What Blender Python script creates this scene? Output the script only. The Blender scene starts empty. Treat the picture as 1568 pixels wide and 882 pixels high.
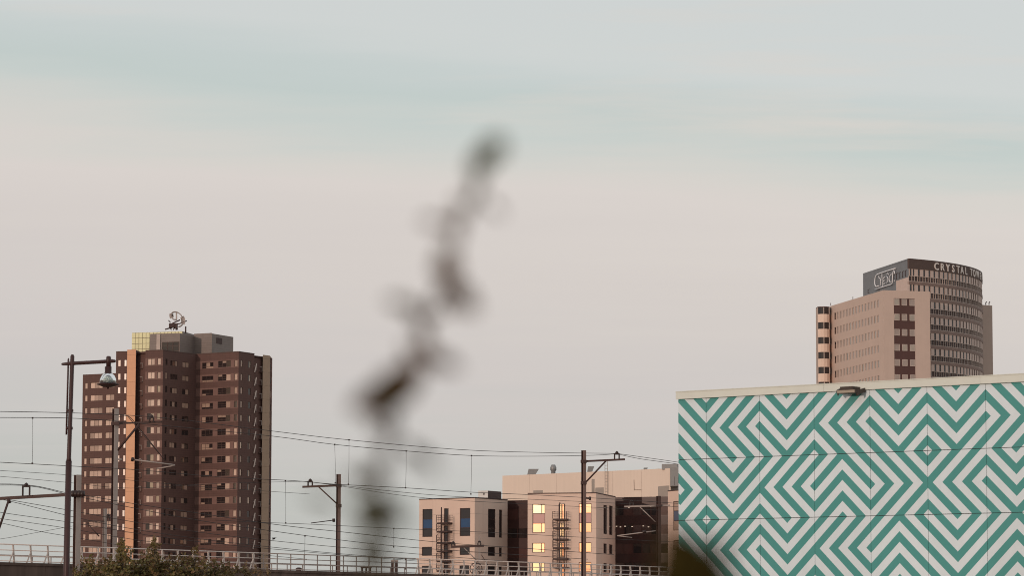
import bpy, bmesh, math, random
from mathutils import Vector, Matrix
random.seed(7)
scene = bpy.context.scene
COL = scene.collection
R = math.radians

# ------------------------------------------------------------------ camera
F = 5200.0; PW, PH = 1568, 882; HORIZON = 975.0; ROLL = 0.002; CZ = 1.7
cam_d = bpy.data.cameras.new("camera"); cam = bpy.data.objects.new("camera", cam_d); COL.objects.link(cam)
cam_d.sensor_width = 36.0; cam_d.lens = 36.0 * F / PW
cam_d.clip_start = 0.1; cam_d.clip_end = 6000
PITCH = math.atan((HORIZON - PH / 2) / F)
cam.location = (0, 0, CZ)
CM = Matrix.Rotation(math.pi / 2 + PITCH, 3, 'X') @ Matrix.Rotation(ROLL, 3, 'Z')
cam.rotation_euler = CM.to_euler()
cam_d.dof.use_dof = True; cam_d.dof.focus_distance = 260.0; cam_d.dof.aperture_fstop = 3.3
scene.camera = cam

# ------------------------------------------------------------------ sky, sun, exposure
SUN_AZ = math.atan2(-0.57, -0.82); SUN_EL = R(5.5)
world = bpy.data.worlds.new("World"); scene.world = world; world.use_nodes = True
wt = world.node_tree; wn = wt.nodes; wl = wt.links
bg = wn['Background']; bg.inputs[1].default_value = 0.1
sky = wn.new('ShaderNodeTexSky'); sky.sky_type = 'NISHITA'; sky.sun_disc = False
sky.sun_elevation = SUN_EL; sky.sun_rotation = SUN_AZ
def math_node(t, op, a, b=None, clamp=False):
    n = t.nodes.new('ShaderNodeMath'); n.operation = op; n.use_clamp = clamp
    for i, v in enumerate((a, b)):
        if v is None: continue
        if isinstance(v, (int, float)): n.inputs[i].default_value = v
        else: t.links.new(v, n.inputs[i])
    return n.outputs[0]
def srgb(r, g, b):
    f = lambda c: ((c / 255 + 0.055) / 1.055) ** 2.4 if c > 10 else c / 255 / 12.92
    return (f(r), f(g), f(b), 1)
tc = wn.new('ShaderNodeTexCoord'); sep = wn.new('ShaderNodeSeparateXYZ'); wl.new(tc.outputs['Generated'], sep.inputs[0])
X_, Y_, Z_ = sep.outputs
# a thin veil of high cloud: flat layer, so project the direction on a plane overhead
zz = math_node(wt, 'ADD', math_node(wt, 'MAXIMUM', Z_, 0.0), 0.05)
px_ = math_node(wt, 'DIVIDE', X_, zz); py_ = math_node(wt, 'DIVIDE', Y_, zz)
cmb = wn.new('ShaderNodeCombineXYZ'); wl.new(px_, cmb.inputs[0]); wl.new(py_, cmb.inputs[1])
def sky_noise(scale, detail, loc, sc):
    mp = wn.new('ShaderNodeMapping'); mp.inputs['Location'].default_value = loc; mp.inputs['Scale'].default_value = sc
    mp.inputs['Rotation'].default_value = (0, 0, R(-9))
    wl.new(cmb.outputs[0], mp.inputs['Vector'])
    n = wn.new('ShaderNodeTexNoise'); n.inputs['Scale'].default_value = scale; n.inputs['Detail'].default_value = detail
    n.inputs['Roughness'].default_value = 0.55
    wl.new(mp.outputs[0], n.inputs['Vector']); return n.outputs[0]
n1 = sky_noise(0.9, 5, (3.1, 1.7, 0), (0.55, 1.0, 1))
n2 = sky_noise(2.2, 6, (8.3, 4.1, 0), (0.4, 1.2, 1))
el = math_node(wt, 'ADD', Z_, math_node(wt, 'MULTIPLY', X_, 0.08))
el = math_node(wt, 'ADD', el, math_node(wt, 'MULTIPLY', math_node(wt, 'SUBTRACT', n1, 0.5), 0.03))
el = math_node(wt, 'ADD', el, math_node(wt, 'MULTIPLY', math_node(wt, 'SUBTRACT', n2, 0.5), 0.022))
ramp = wn.new('ShaderNodeValToRGB'); wl.new(el, ramp.inputs[0])
stops = [(0.0, (184, 187, 186)), (0.035, (189, 191, 190)), (0.050, (197, 195, 195)), (0.072, (204, 197, 197)), (0.108, (212, 203, 200)), (0.129, (217, 208, 204)),
         (0.1385, (213, 208, 203)), (0.1465, (199, 205, 202)), (0.153, (193, 202, 200)), (0.162, (198, 205, 204)), (0.170, (207, 210, 209)), (0.20, (207, 210, 210)), (0.30, (206, 210, 209)), (0.6, (206, 208, 207)), (1.0, (200, 204, 208))]
cr = ramp.color_ramp
cr.elements[0].position = stops[0][0]; cr.elements[0].color = srgb(*stops[0][1])
cr.elements[1].position = stops[-1][0]; cr.elements[1].color = srgb(*stops[-1][1])
for p_, c_ in stops[1:-1]:
    e = cr.elements.new(p_); e.color = srgb(*c_)
n3 = sky_noise(2.6, 8, (4.7, 2.6, 0), (0.42, 1.0, 1))
wf = wn.new('ShaderNodeMapRange'); wl.new(n3, wf.inputs[0]); wf.inputs[1].default_value = 0.55; wf.inputs[2].default_value = 0.72; wf.inputs[3].default_value = 0.0; wf.inputs[4].default_value = 0.75
wm_ = wn.new('ShaderNodeMix'); wm_.data_type = 'RGBA'; hi_ = wn.new('ShaderNodeMapRange'); wl.new(el, hi_.inputs[0]); hi_.inputs[1].default_value = 0.13; hi_.inputs[2].default_value = 0.155; hi_.inputs[3].default_value = 0.22; hi_.inputs[4].default_value = 1.0
wl.new(math_node(wt, 'MULTIPLY', wf.outputs[0], hi_.outputs[0]), wm_.inputs[0]); wl.new(ramp.outputs[0], wm_.inputs[6]); wm_.inputs[7].default_value = srgb(217, 209, 203)
veil = wn.new('ShaderNodeVectorMath'); veil.operation = 'SCALE'; wl.new(wm_.outputs[2], veil.inputs[0]); veil.inputs['Scale'].default_value = 11.0
mx = wn.new('ShaderNodeMix'); mx.data_type = 'RGBA'; mx.inputs[0].default_value = 0.86
wl.new(sky.outputs[0], mx.inputs[6]); wl.new(veil.outputs[0], mx.inputs[7]); wl.new(mx.outputs[2], bg.inputs[0])

sun_d = bpy.data.lights.new("sun", 'SUN'); sun = bpy.data.objects.new("sun", sun_d); COL.objects.link(sun)
sun_d.energy = 1.25; sun_d.angle = R(0.6); sun_d.color = (1.0, 0.77, 0.63)
sv = Vector((math.sin(SUN_AZ) * math.cos(SUN_EL), math.cos(SUN_AZ) * math.cos(SUN_EL), math.sin(SUN_EL)))
sun.rotation_euler = sv.to_track_quat('Z', 'Y').to_euler()
scene.view_settings.view_transform = 'Standard'; scene.view_settings.look = 'None'
scene.view_settings.gamma = 1.0; scene.view_settings.exposure = 0.0
scene.render.engine = 'CYCLES'
scene.cycles.max_bounces = 6
scene.cycles.filter_width = 1.0

# ------------------------------------------------------------------ measuring helpers
def ray(x, y):
    v = CM @ Vector(((x - PW / 2) / F, (PH / 2 - y) / F, -1)); return v
def P(x, y, D):                      # world point seen at photo pixel x,y whose distance along +Y is D
    v = ray(x, y); k = D / v.y
    return Vector((v.x * k, D, CZ + v.z * k))
def PX(x, D, y=600): return P(x, y, D).x
def xy(x, D, y=600):
    p = P(x, y, D); return Vector((p.x, p.y))
def px_on(x, y, A, B):               # where the sight line of a pixel meets the vertical plane through plan points A,B
    v = ray(x, y); d = Vector((B[0] - A[0], B[1] - A[1])); n = Vector((-d.y, d.x))
    k = (n.x * A[0] + n.y * A[1]) / (n.x * v.x + n.y * v.y)
    return Vector((v.x * k, v.y * k, CZ + v.z * k))
def s_on(x, A, B, y=600):            # metres along A->B of a photo column
    p = px_on(x, y, A, B); d = Vector((B[0] - A[0], B[1] - A[1])).normalized()
    return (p.x - A[0]) * d.x + (p.y - A[1]) * d.y

# ------------------------------------------------------------------ materials
def mat(name, col, rough=0.8, metal=0.0, var=0.12, scale=0.6, streak=0.0, bump=0.0, spec=0.4, lines=None, trans=0.0):
    m = bpy.data.materials.new(name); m.use_nodes = True
    t = m.node_tree; b = t.nodes['Principled BSDF']
    b.inputs['Roughness'].default_value = rough; b.inputs['Metallic'].default_value = metal
    b.inputs['Specular IOR Level'].default_value = spec
    if trans: b.inputs['Transmission Weight'].default_value = trans
    c = t.nodes.new('ShaderNodeTexCoord')
    g = t.nodes.new('ShaderNodeNewGeometry')
    nz = t.nodes.new('ShaderNodeTexNoise'); nz.inputs['Scale'].default_value = scale; nz.inputs['Detail'].default_value = 6
    nz.inputs['Roughness'].default_value = 0.65
    t.links.new(g.outputs['Position'], nz.inputs['Vector'])
    fac = nz.outputs[0]
    if streak:
        mp = t.nodes.new('ShaderNodeMapping'); mp.inputs['Scale'].default_value = (1.0, 1.0, 0.06)
        t.links.new(g.outputs['Position'], mp.inputs['Vector'])
        n2_ = t.nodes.new('ShaderNodeTexNoise'); n2_.inputs['Scale'].default_value = 2.2; n2_.inputs['Detail'].default_value = 5
        t.links.new(mp.outputs[0], n2_.inputs['Vector'])
        fac = math_node(t, 'ADD', math_node(t, 'MULTIPLY', nz.outputs[0], 1 - streak), math_node(t, 'MULTIPLY', n2_.outputs[0], streak))
    mr = t.nodes.new('ShaderNodeMapRange'); t.links.new(fac, mr.inputs[0])
    mr.inputs[1].default_value = 0.3; mr.inputs[2].default_value = 0.7
    mr.inputs[3].default_value = 1 - var; mr.inputs[4].default_value = 1 + var
    val = mr.outputs[0]
    if lines:                        # courses of facing: thin horizontal joints every lines[0] metres
        sp = t.nodes.new('ShaderNodeSeparateXYZ'); t.links.new(g.outputs['Position'], sp.inputs[0])
        fr = math_node(t, 'FRACT', math_node(t, 'DIVIDE', sp.outputs[2], lines[0]))
        ln = math_node(t, 'LESS_THAN', fr, lines[1])
        val = math_node(t, 'MULTIPLY', val, math_node(t, 'SUBTRACT', 1.0, math_node(t, 'MULTIPLY', ln, lines[2])))
    oi = t.nodes.new('ShaderNodeObjectInfo')
    val = math_node(t, 'MULTIPLY', val, math_node(t, 'ADD', 1 - var * 0.4, math_node(t, 'MULTIPLY', oi.outputs['Random'], var * 0.8)))
    vs = t.nodes.new('ShaderNodeVectorMath'); vs.operation = 'SCALE'; vs.inputs[0].default_value = col[:3]
    t.links.new(val, vs.inputs['Scale']); t.links.new(vs.outputs[0], b.inputs['Base Color'])
    if bump:
        bp = t.nodes.new('ShaderNodeBump'); bp.inputs['Strength'].default_value = bump; bp.inputs['Distance'].default_value = 0.05
        t.links.new(nz.outputs[0], bp.inputs['Height']); t.links.new(bp.outputs[0], b.inputs['Normal'])
    return m
M = {}
M['ground'] = mat('ground_soil', (0.17, 0.125, 0.09), 0.95, var=0.3, scale=0.2)
M['brown'] = mat('brown_brick', (0.130, 0.069, 0.058), 0.85, var=0.10, scale=0.9, streak=0.5, lines=(0.495, 0.12, 0.22))
M['brown_pier'] = mat('brown_window_band', (0.205, 0.115, 0.097), 0.85, var=0.10, scale=0.9, streak=0.4)
M['dark_brown'] = mat('dark_recess_brick', (0.10, 0.056, 0.049), 0.85, var=0.1)
M['orange'] = mat('orange_shaft_panels', (0.71, 0.375, 0.225), 0.75, var=0.06, lines=(2.99, 0.02, 0.4))
M['tan'] = mat('tan_shaft_panels', (0.40, 0.28, 0.20), 0.8, var=0.06, lines=(2.99, 0.02, 0.4))
M['yellow'] = mat('yellow_panels', (0.78, 0.72, 0.42), 0.5, var=0.06)
M['grey_clad'] = mat('grey_ribbed_cladding', (0.235, 0.185, 0.165), 0.6, var=0.08, lines=(0.55, 0.12, 0.25))
M['frame_brown'] = mat('brown_window_frame', (0.10, 0.06, 0.05), 0.6)
M['frame_pale'] = mat('pale_window_frame', (0.50, 0.395, 0.345), 0.6)
M['blind'] = mat('pale_blind_behind_glass', (0.62, 0.43, 0.335), 0.35, var=0.16, scale=0.35, spec=0.8)  # pale pane colour stands in for the reflected evening sky
M['blind2'] = mat('tan_blind_behind_glass', (0.42, 0.28, 0.215), 0.3, var=0.2, scale=0.35, spec=0.8)  # dimmer painted sky reflection in the tower, brown panes in the offices
M['glass'] = mat('dark_window_glass', (0.03, 0.02, 0.02), 0.08, var=0.2, spec=0.6)
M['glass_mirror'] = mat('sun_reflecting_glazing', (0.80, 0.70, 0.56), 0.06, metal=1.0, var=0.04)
M['glass_orange'] = mat('orange_reflecting_glazing', (0.72, 0.42, 0.29), 0.08, metal=1.0, var=0.05)  # orange of the reflected sunset put into the glass tint
M['glass_warm'] = mat('half_reflecting_glazing', (0.42, 0.33, 0.27), 0.12, metal=0.85, var=0.12)
M['glass_blue'] = mat('blue_spandrel_glass', (0.035, 0.075, 0.16), 0.2, var=0.1)
M['panel_red'] = mat('red_spandrel_panel', (0.42, 0.17, 0.15), 0.35, var=0.05)
M['link'] = mat('dark_curtain_wall', (0.075, 0.030, 0.026), 0.3, var=0.15, scale=0.3)
M['link_band'] = mat('dark_curtain_spandrel', (0.048, 0.018, 0.016), 0.4, var=0.1)
M['stone'] = mat('pale_pink_cladding', (0.73, 0.535, 0.44), 0.8, var=0.05, scale=0.4, streak=0.3)
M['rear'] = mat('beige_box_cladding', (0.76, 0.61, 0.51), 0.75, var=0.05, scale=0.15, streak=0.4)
M['crys'] = mat('crystal_pale_cladding', (0.59, 0.44, 0.37), 0.8, var=0.05, scale=0.3, streak=0.3)
M['crys_band'] = mat('crystal_curved_panels', (0.62, 0.46, 0.395), 0.6, var=0.08)
M['crys_pink'] = mat('pink_bay_panels', (0.80, 0.60, 0.49), 0.7, var=0.05)  # paler than the other cladding: sun on the bay front put into colour
M['crys_dark'] = mat('dark_spandrel', (0.095, 0.042, 0.035), 0.5, var=0.08)
M['fascia'] = mat('dark_roof_fascia', (0.10, 0.062, 0.052), 0.7, var=0.1)
M['fascia_grey'] = mat('grey_sign_wall', (0.165, 0.165, 0.175), 0.5, var=0.1)
M['ledge'] = mat('brown_ledge', (0.25, 0.165, 0.14), 0.7)
M['slab_dark'] = mat('shaded_stair_slab', (0.47, 0.355, 0.30), 0.8, var=0.05, streak=0.3)  # cladding darkened for shade on slab and bay side; also joints
M['letter'] = mat('white_sign_letters', (0.78, 0.68, 0.62), 0.5, var=0.02)
M['neon'] = mat('white_sign_tube', (0.85, 0.83, 0.85), 0.4, var=0.02)
M['steel_dark'] = mat('dark_brown_steel', (0.060, 0.030, 0.026), 0.6, var=0.25, scale=3)
M['lamp_paint'] = mat('dark_red_brown_paint', (0.048, 0.017, 0.016), 0.45, var=0.2, scale=3)
M['steel_mid'] = mat('rusty_brown_steel', (0.085, 0.047, 0.040), 0.65, var=0.25, scale=2, streak=0.4)
M['steel_rust'] = mat('pinkish_rusty_steel', (0.20, 0.125, 0.105), 0.65, var=0.25, scale=2, streak=0.5)
M['steel_grey'] = mat('galvanised_steel', (0.33, 0.275, 0.25), 0.6, var=0.15, scale=2, streak=0.5)
M['rail'] = mat('pale_railing_paint', (0.70, 0.58, 0.52), 0.5, var=0.12, scale=2)
M['rail_dim'] = mat('weathered_railing', (0.36, 0.29, 0.26), 0.6, var=0.2, scale=2)
M['wire'] = mat('dark_copper_wire', (0.05, 0.035, 0.032), 0.6)
M['insul'] = mat('brown_insulator', (0.035, 0.018, 0.016), 0.4)
M['concrete'] = mat('stained_concrete', (0.125, 0.082, 0.066), 0.95, var=0.35, scale=0.5, streak=0.75, bump=0.3)
M['ballast'] = mat('track_ballast', (0.16, 0.13, 0.11), 0.95, var=0.3, scale=3)
M['white_panel'] = mat('white_wall_panel', (0.71, 0.785, 0.83), 0.5, var=0.06, scale=0.7, streak=0.4)
M['teal'] = mat('teal_stripe_paint', (0.072, 0.305, 0.285), 0.5, var=0.05, scale=0.7, streak=0.4)
M['joint'] = mat('dark_panel_joint', (0.05, 0.045, 0.04), 0.9)
M['cap'] = mat('cream_roof_cap', (0.70, 0.71, 0.645), 0.6, var=0.05, scale=0.5, streak=0.5)
M['hall'] = mat('grey_hall_wall', (0.40, 0.38, 0.35), 0.8)
M['flood'] = mat('floodlight_housing', (0.060, 0.040, 0.032), 0.5)
M['flood_glass'] = mat('floodlight_front', (0.36, 0.29, 0.22), 0.2, spec=0.8)
M['zinc'] = mat('zinc_duct', (0.27, 0.26, 0.255), 0.5, metal=0.3, var=0.1)
M['ac_white'] = mat('white_plant_box', (0.70, 0.66, 0.63), 0.6)
M['roof'] = mat('roof_felt', (0.10, 0.09, 0.085), 0.9)
M['leaf_a'] = mat('olive_leaf', (0.155, 0.125, 0.036), 0.6, var=0.45, scale=1.5)
M['leaf_b'] = mat('brown_green_leaf', (0.165, 0.102, 0.042), 0.65, var=0.45, scale=1.5)
M['leaf_c'] = mat('dry_leaf', (0.22, 0.13, 0.07), 0.7, var=0.4, scale=1.5)
M['twig'] = mat('brown_twig', (0.055, 0.038, 0.025), 0.8)
M['near_leaf'] = mat('dark_near_leaf', (0.050, 0.036, 0.010), 0.5, var=0.2, scale=30, spec=0.12)
M['dim_leaf'] = mat('very_dark_near_leaf', (0.034, 0.024, 0.005), 0.8, var=0.2, scale=30, spec=0.05)
M['near_brown'] = mat('brown_near_leaf', (0.085, 0.040, 0.012), 0.6, var=0.2, scale=30, spec=0.12)
M['near_green'] = mat('grey_green_near_leaf', (0.060, 0.062, 0.024), 0.5, var=0.2, scale=30, spec=0.12)
M['lamp_glass'] = mat('lamp_dome_glass', (0.92, 0.94, 0.93), 0.03, trans=1.0, var=0.0)
M['lamp_white'] = mat('white_lamp_reflector', (0.72, 0.80, 0.76), 0.35, var=0.03)
M['bird'] = mat('dark_feathers', (0.03, 0.025, 0.025), 0.7)
M['sign_ring'] = mat('pale_sign_metal', (0.44, 0.36, 0.33), 0.5)
# two-sided, slightly translucent leaves
for k in ('leaf_a', 'leaf_b', 'leaf_c', 'near_leaf', 'near_brown', 'near_green', 'dim_leaf'):
    t = M[k].node_tree; b = t.nodes['Principled BSDF']; out = t.nodes['Material Output']
    tr = t.nodes.new('ShaderNodeBsdfTranslucent'); ms = t.nodes.new('ShaderNodeMixShader'); ms.inputs[0].default_value = 0.12
    t.links.new(b.inputs['Base Color'].links[0].from_socket, tr.inputs['Color'])
    t.links.new(b.outputs[0], ms.inputs[1]); t.links.new(tr.outputs[0], ms.inputs[2]); t.links.new(ms.outputs[0], out.inputs['Surface'])

# ------------------------------------------------------------------ mesh builder
class MB:
    def __init__(s): s.v = []; s.f = []; s.m = []; s.mats = []; s.smooth = []
    def mi(s, m):
        if m not in s.mats: s.mats.append(m)
        return s.mats.index(m)
    def poly(s, pts, m, smooth=False):
        i = len(s.v); s.v += [tuple(p) for p in pts]; s.f.append(tuple(range(i, i + len(pts)))); s.m.append(s.mi(m)); s.smooth.append(smooth)
    def hexa(s, c, m):               # 8 corners: bottom 4 (ccw), top 4
        i = len(s.v); s.v += [tuple(p) for p in c]
        for q in ((3, 2, 1, 0), (4, 5, 6, 7), (0, 1, 5, 4), (1, 2, 6, 5), (2, 3, 7, 6), (3, 0, 4, 7)):
            s.f.append(tuple(i + k for k in q)); s.m.append(s.mi(m)); s.smooth.append(False)
    def box(s, x0, x1, y0, y1, z0, z1, m):
        s.hexa([(x0, y0, z0), (x1, y0, z0), (x1, y1, z0), (x0, y1, z0), (x0, y0, z1), (x1, y0, z1), (x1, y1, z1), (x0, y1, z1)], m)
    def prism(s, plan, z0, z1, m, cap=None):   # plan ccw from above
        n = len(plan); i = len(s.v)
        s.v += [(p[0], p[1], z0) for p in plan] + [(p[0], p[1], z1) for p in plan]
        for k in range(n):
            j = (k + 1) % n
            s.f.append((i + k, i + j, i + n + j, i + n + k)); s.m.append(s.mi(m)); s.smooth.append(False)
        s.f.append(tuple(i + n + k for k in range(n))); s.m.append(s.mi(cap or m)); s.smooth.append(False)
        s.f.append(tuple(i + n - 1 - k for k in range(n))); s.m.append(s.mi(cap or m)); s.smooth.append(False)
    def bar(s, a, b, w, h, m, up=(0, 0, 1)):
        a = Vector(a); b = Vector(b); d = (b - a).normalized(); u = Vector(up)
        if abs(d.dot(u)) > 0.98: u = Vector((0.54, 0.84, 0))
        x = d.cross(u).normalized() * (w / 2); z = x.cross(d).normalized() * (h / 2)
        s.hexa([a - x - z, a + x - z, b + x - z, b - x - z, a - x + z, a + x + z, b + x + z, b - x + z], m)
    def tube(s, pts, r, m, n=6, caps=True):
        pts = [Vector(p) for p in pts]; N = len(pts)
        rs = r if isinstance(r, (list, tuple)) else [r] * N
        rings = []; pu = None
        for k, p in enumerate(pts):
            d = (pts[min(k + 1, N - 1)] - pts[max(k - 1, 0)]).normalized()
            u = pu if pu else (Vector((0, 0, 1)) if abs(d.z) < 0.9 else Vector((1, 0, 0)))
            x = d.cross(u).normalized(); y = x.cross(d).normalized(); pu = y
            i = len(s.v)
            s.v += [tuple(p + (x * math.cos(2 * math.pi * q / n) + y * math.sin(2 * math.pi * q / n)) * rs[k]) for q in range(n)]
            rings.append(i)
        for k in range(N - 1):
            for q in range(n):
                s.f.append((rings[k] + q, rings[k] + (q + 1) % n, rings[k + 1] + (q + 1) % n, rings[k + 1] + q)); s.m.append(s.mi(m)); s.smooth.append(True)
        if caps:
            s.f.append(tuple(rings[0] + q for q in range(n - 1, -1, -1))); s.m.append(s.mi(m)); s.smooth.append(False)
            s.f.append(tuple(rings[-1] + q for q in range(n))); s.m.append(s.mi(m)); s.smooth.append(False)
    def lathe(s, c, prof, m, n=20):  # prof: (r, z)
        rings = []
        for r, z in prof:
            i = len(s.v); r = max(r, 1e-4)
            s.v += [(c[0] + r * math.cos(2 * math.pi * q / n), c[1] + r * math.sin(2 * math.pi * q / n), c[2] + z) for q in range(n)]; rings.append(i)
        for k in range(len(prof) - 1):
            for q in range(n):
                s.f.append((rings[k] + q, rings[k] + (q + 1) % n, rings[k + 1] + (q + 1) % n, rings[k + 1] + q)); s.m.append(s.mi(m)); s.smooth.append(True)
    def mesh(s, name, off=(0, 0, 0)):
        me = bpy.data.meshes.new(name)
        me.from_pydata([(v[0] - off[0], v[1] - off[1], v[2] - off[2]) for v in s.v], [], s.f)
        for m in s.mats: me.materials.append(m)
        me.polygons.foreach_set('material_index', s.m); me.polygons.foreach_set('use_smooth', s.smooth); me.update()
        return me
    def build(s, name, root=None, kind=None, label=None):   # vertices are world coordinates
        off = world_loc(root) if root is not None else Vector((0, 0, 0))
        o = bpy.data.objects.new(name, s.mesh(name, off)); COL.objects.link(o)
        if root is not None: o.parent = root
        if kind: o['kind'] = kind
        if label: o['label'] = label
        return o
def world_loc(o):
    v = Vector((0, 0, 0))
    while o is not None: v += Vector(o.location); o = o.parent
    return v
def tag(o, label, cat, group=None):
    o['label'] = label; o['category'] = cat
    if group: o['group'] = group
    return o
def thing(name, loc, label, cat, group=None):
    o = bpy.data.objects.new(name, None); COL.objects.link(o); o.location = loc; o.empty_display_size = 0.5
    return tag(o, label, cat, group)

# facade with real openings; A->B runs left to right as seen from outside
def facade(mb, A, B, z0, z1, openings, m, depth=0.2, bands=(), m_band=None):
    A = Vector(A[:2]); B = Vector(B[:2]); d = B - A; L = d.length; d.normalize(); nin = Vector((-d.y, d.x))
    ss = sorted({0.0, L} | {round(v, 3) for o in openings for v in o[:2] if 0 < v < L})
    zs = sorted({z0, z1} | {round(v, 3) for o in openings for v in o[2:4] if z0 < v < z1} | {round(v, 3) for b in bands for v in b if z0 < v < z1})
    pt = lambda s, z, q=0: (A.x + d.x * s + nin.x * q, A.y + d.y * s + nin.y * q, z)
    for j in range(len(zs) - 1):
        zc = (zs[j] + zs[j + 1]) / 2; mm = m
        if m_band and any(b[0] < zc < b[1] for b in bands): mm = m_band
        act = [o for o in openings if o[2] < zc < o[3]]
        if not act: mb.poly([pt(0, zs[j]), pt(L, zs[j]), pt(L, zs[j + 1]), pt(0, zs[j + 1])], mm); continue
        run = None
        for i in range(len(ss) - 1):
            sc = (ss[i] + ss[i + 1]) / 2
            hole = any(o[0] < sc < o[1] for o in act)
            if not hole and run is None: run = ss[i]
            if hole and run is not None:
                mb.poly([pt(run, zs[j]), pt(ss[i], zs[j]), pt(ss[i], zs[j + 1]), pt(run, zs[j + 1])], mm); run = None
        if run is not None: mb.poly([pt(run, zs[j]), pt(L, zs[j]), pt(L, zs[j + 1]), pt(run, zs[j + 1])], mm)
    for o in openings:
        s0, s1, a, b = o[:4]
        mb.poly([pt(s0, a), pt(s1, a), pt(s1, a, depth), pt(s0, a, depth)], m); mb.poly([pt(s0, b, depth), pt(s1, b, depth), pt(s1, b), pt(s0, b)], m)
        mb.poly([pt(s0, a), pt(s0, a, depth), pt(s0, b, depth), pt(s0, b)], m); mb.poly([pt(s1, a, depth), pt(s1, a), pt(s1, b), pt(s1, b, depth)], m)
        mb.poly([pt(s0, a, depth), pt(s1, a, depth), pt(s1, b, depth), pt(s0, b, depth)], M['glass'])

FR_CACHE = {}
def window(root, A, B, s0, s1, z0, z1, panes, frame, fw=0.08, depth=0.2, setin=0.06, name='window'):
    """panes: list of (f0,f1,g0,g1,material) in fractions of the opening; frame and each pane are meshes of their own"""
    A = Vector(A[:2]); B = Vector(B[:2]); d = (B - A).normalized(); nin = Vector((-d.y, d.x))
    w, h = s1 - s0, z1 - z0; ang = math.atan2(d.y, d.x)
    key = (round(w, 2), round(h, 2), tuple((p[0], p[1], p[2], p[3]) for p in panes), frame.name, fw)
    if key not in FR_CACHE:
        fb = MB(); t = fw
        fb.box(0, w, 0, depth - setin - 0.02, 0, t, frame); fb.box(0, w, 0, depth - setin - 0.02, h - t, h, frame)
        fb.box(0, t, 0, depth - setin - 0.02, t, h - t, frame); fb.box(w - t, w, 0, depth - setin - 0.02, t, h - t, frame)
        for (f0, f1, g0, g1, _m) in panes:
            if f0 > 0.001: fb.box(f0 * w - t / 2, f0 * w + t / 2, 0.004, depth - setin - 0.024, max(g0 * h, t), min(g1 * h, h - t), frame)
            if g0 > 0.001: fb.box(max(f0 * w, t), min(f1 * w, w - t), 0.007, depth - setin - 0.027, g0 * h - t / 2, g0 * h + t / 2, frame)
        pm = []
        for (f0, f1, g0, g1, _m) in panes:
            pb = MB(); a = f0 * w + t * 0.4; b = f1 * w - t * 0.4; c = g0 * h + t * 0.4; e = g1 * h - t * 0.4
            pb.box(a, b, 0.045, 0.065, c, e, _m); pm.append(pb)
        FR_CACHE[key] = (fb.mesh(name), pm, {})
    fm, pm, cache = FR_CACHE[key]
    o = bpy.data.objects.new(name, fm); COL.objects.link(o); o.parent = root
    p = Vector((A.x + d.x * s0 + nin.x * setin, A.y + d.y * s0 + nin.y * setin, z0)) - world_loc(root)
    o.location = p; o.rotation_euler = (0, 0, ang)
    for k, pn in enumerate(panes):
        ck = (k, pn[4].name)
        if ck not in cache:
            pm[k].mats = [pn[4]]; cache[ck] = pm[k].mesh('pane')
        q = bpy.data.objects.new('pane', cache[ck]); COL.objects.link(q); q.parent = o
        # each sheet of glass hangs a little out of true, as real glazing does
        q.rotation_euler = (random.uniform(-.004, .004), 0, random.uniform(-.006, .006))
    return o

# ================================================================== GROUND
g = MB(); g.poly([(-3000, -3000, 0), (3000, -3000, 0), (3000, 4000, 0), (-3000, 4000, 0)], M['ground']); g.build('ground', kind='structure')

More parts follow.
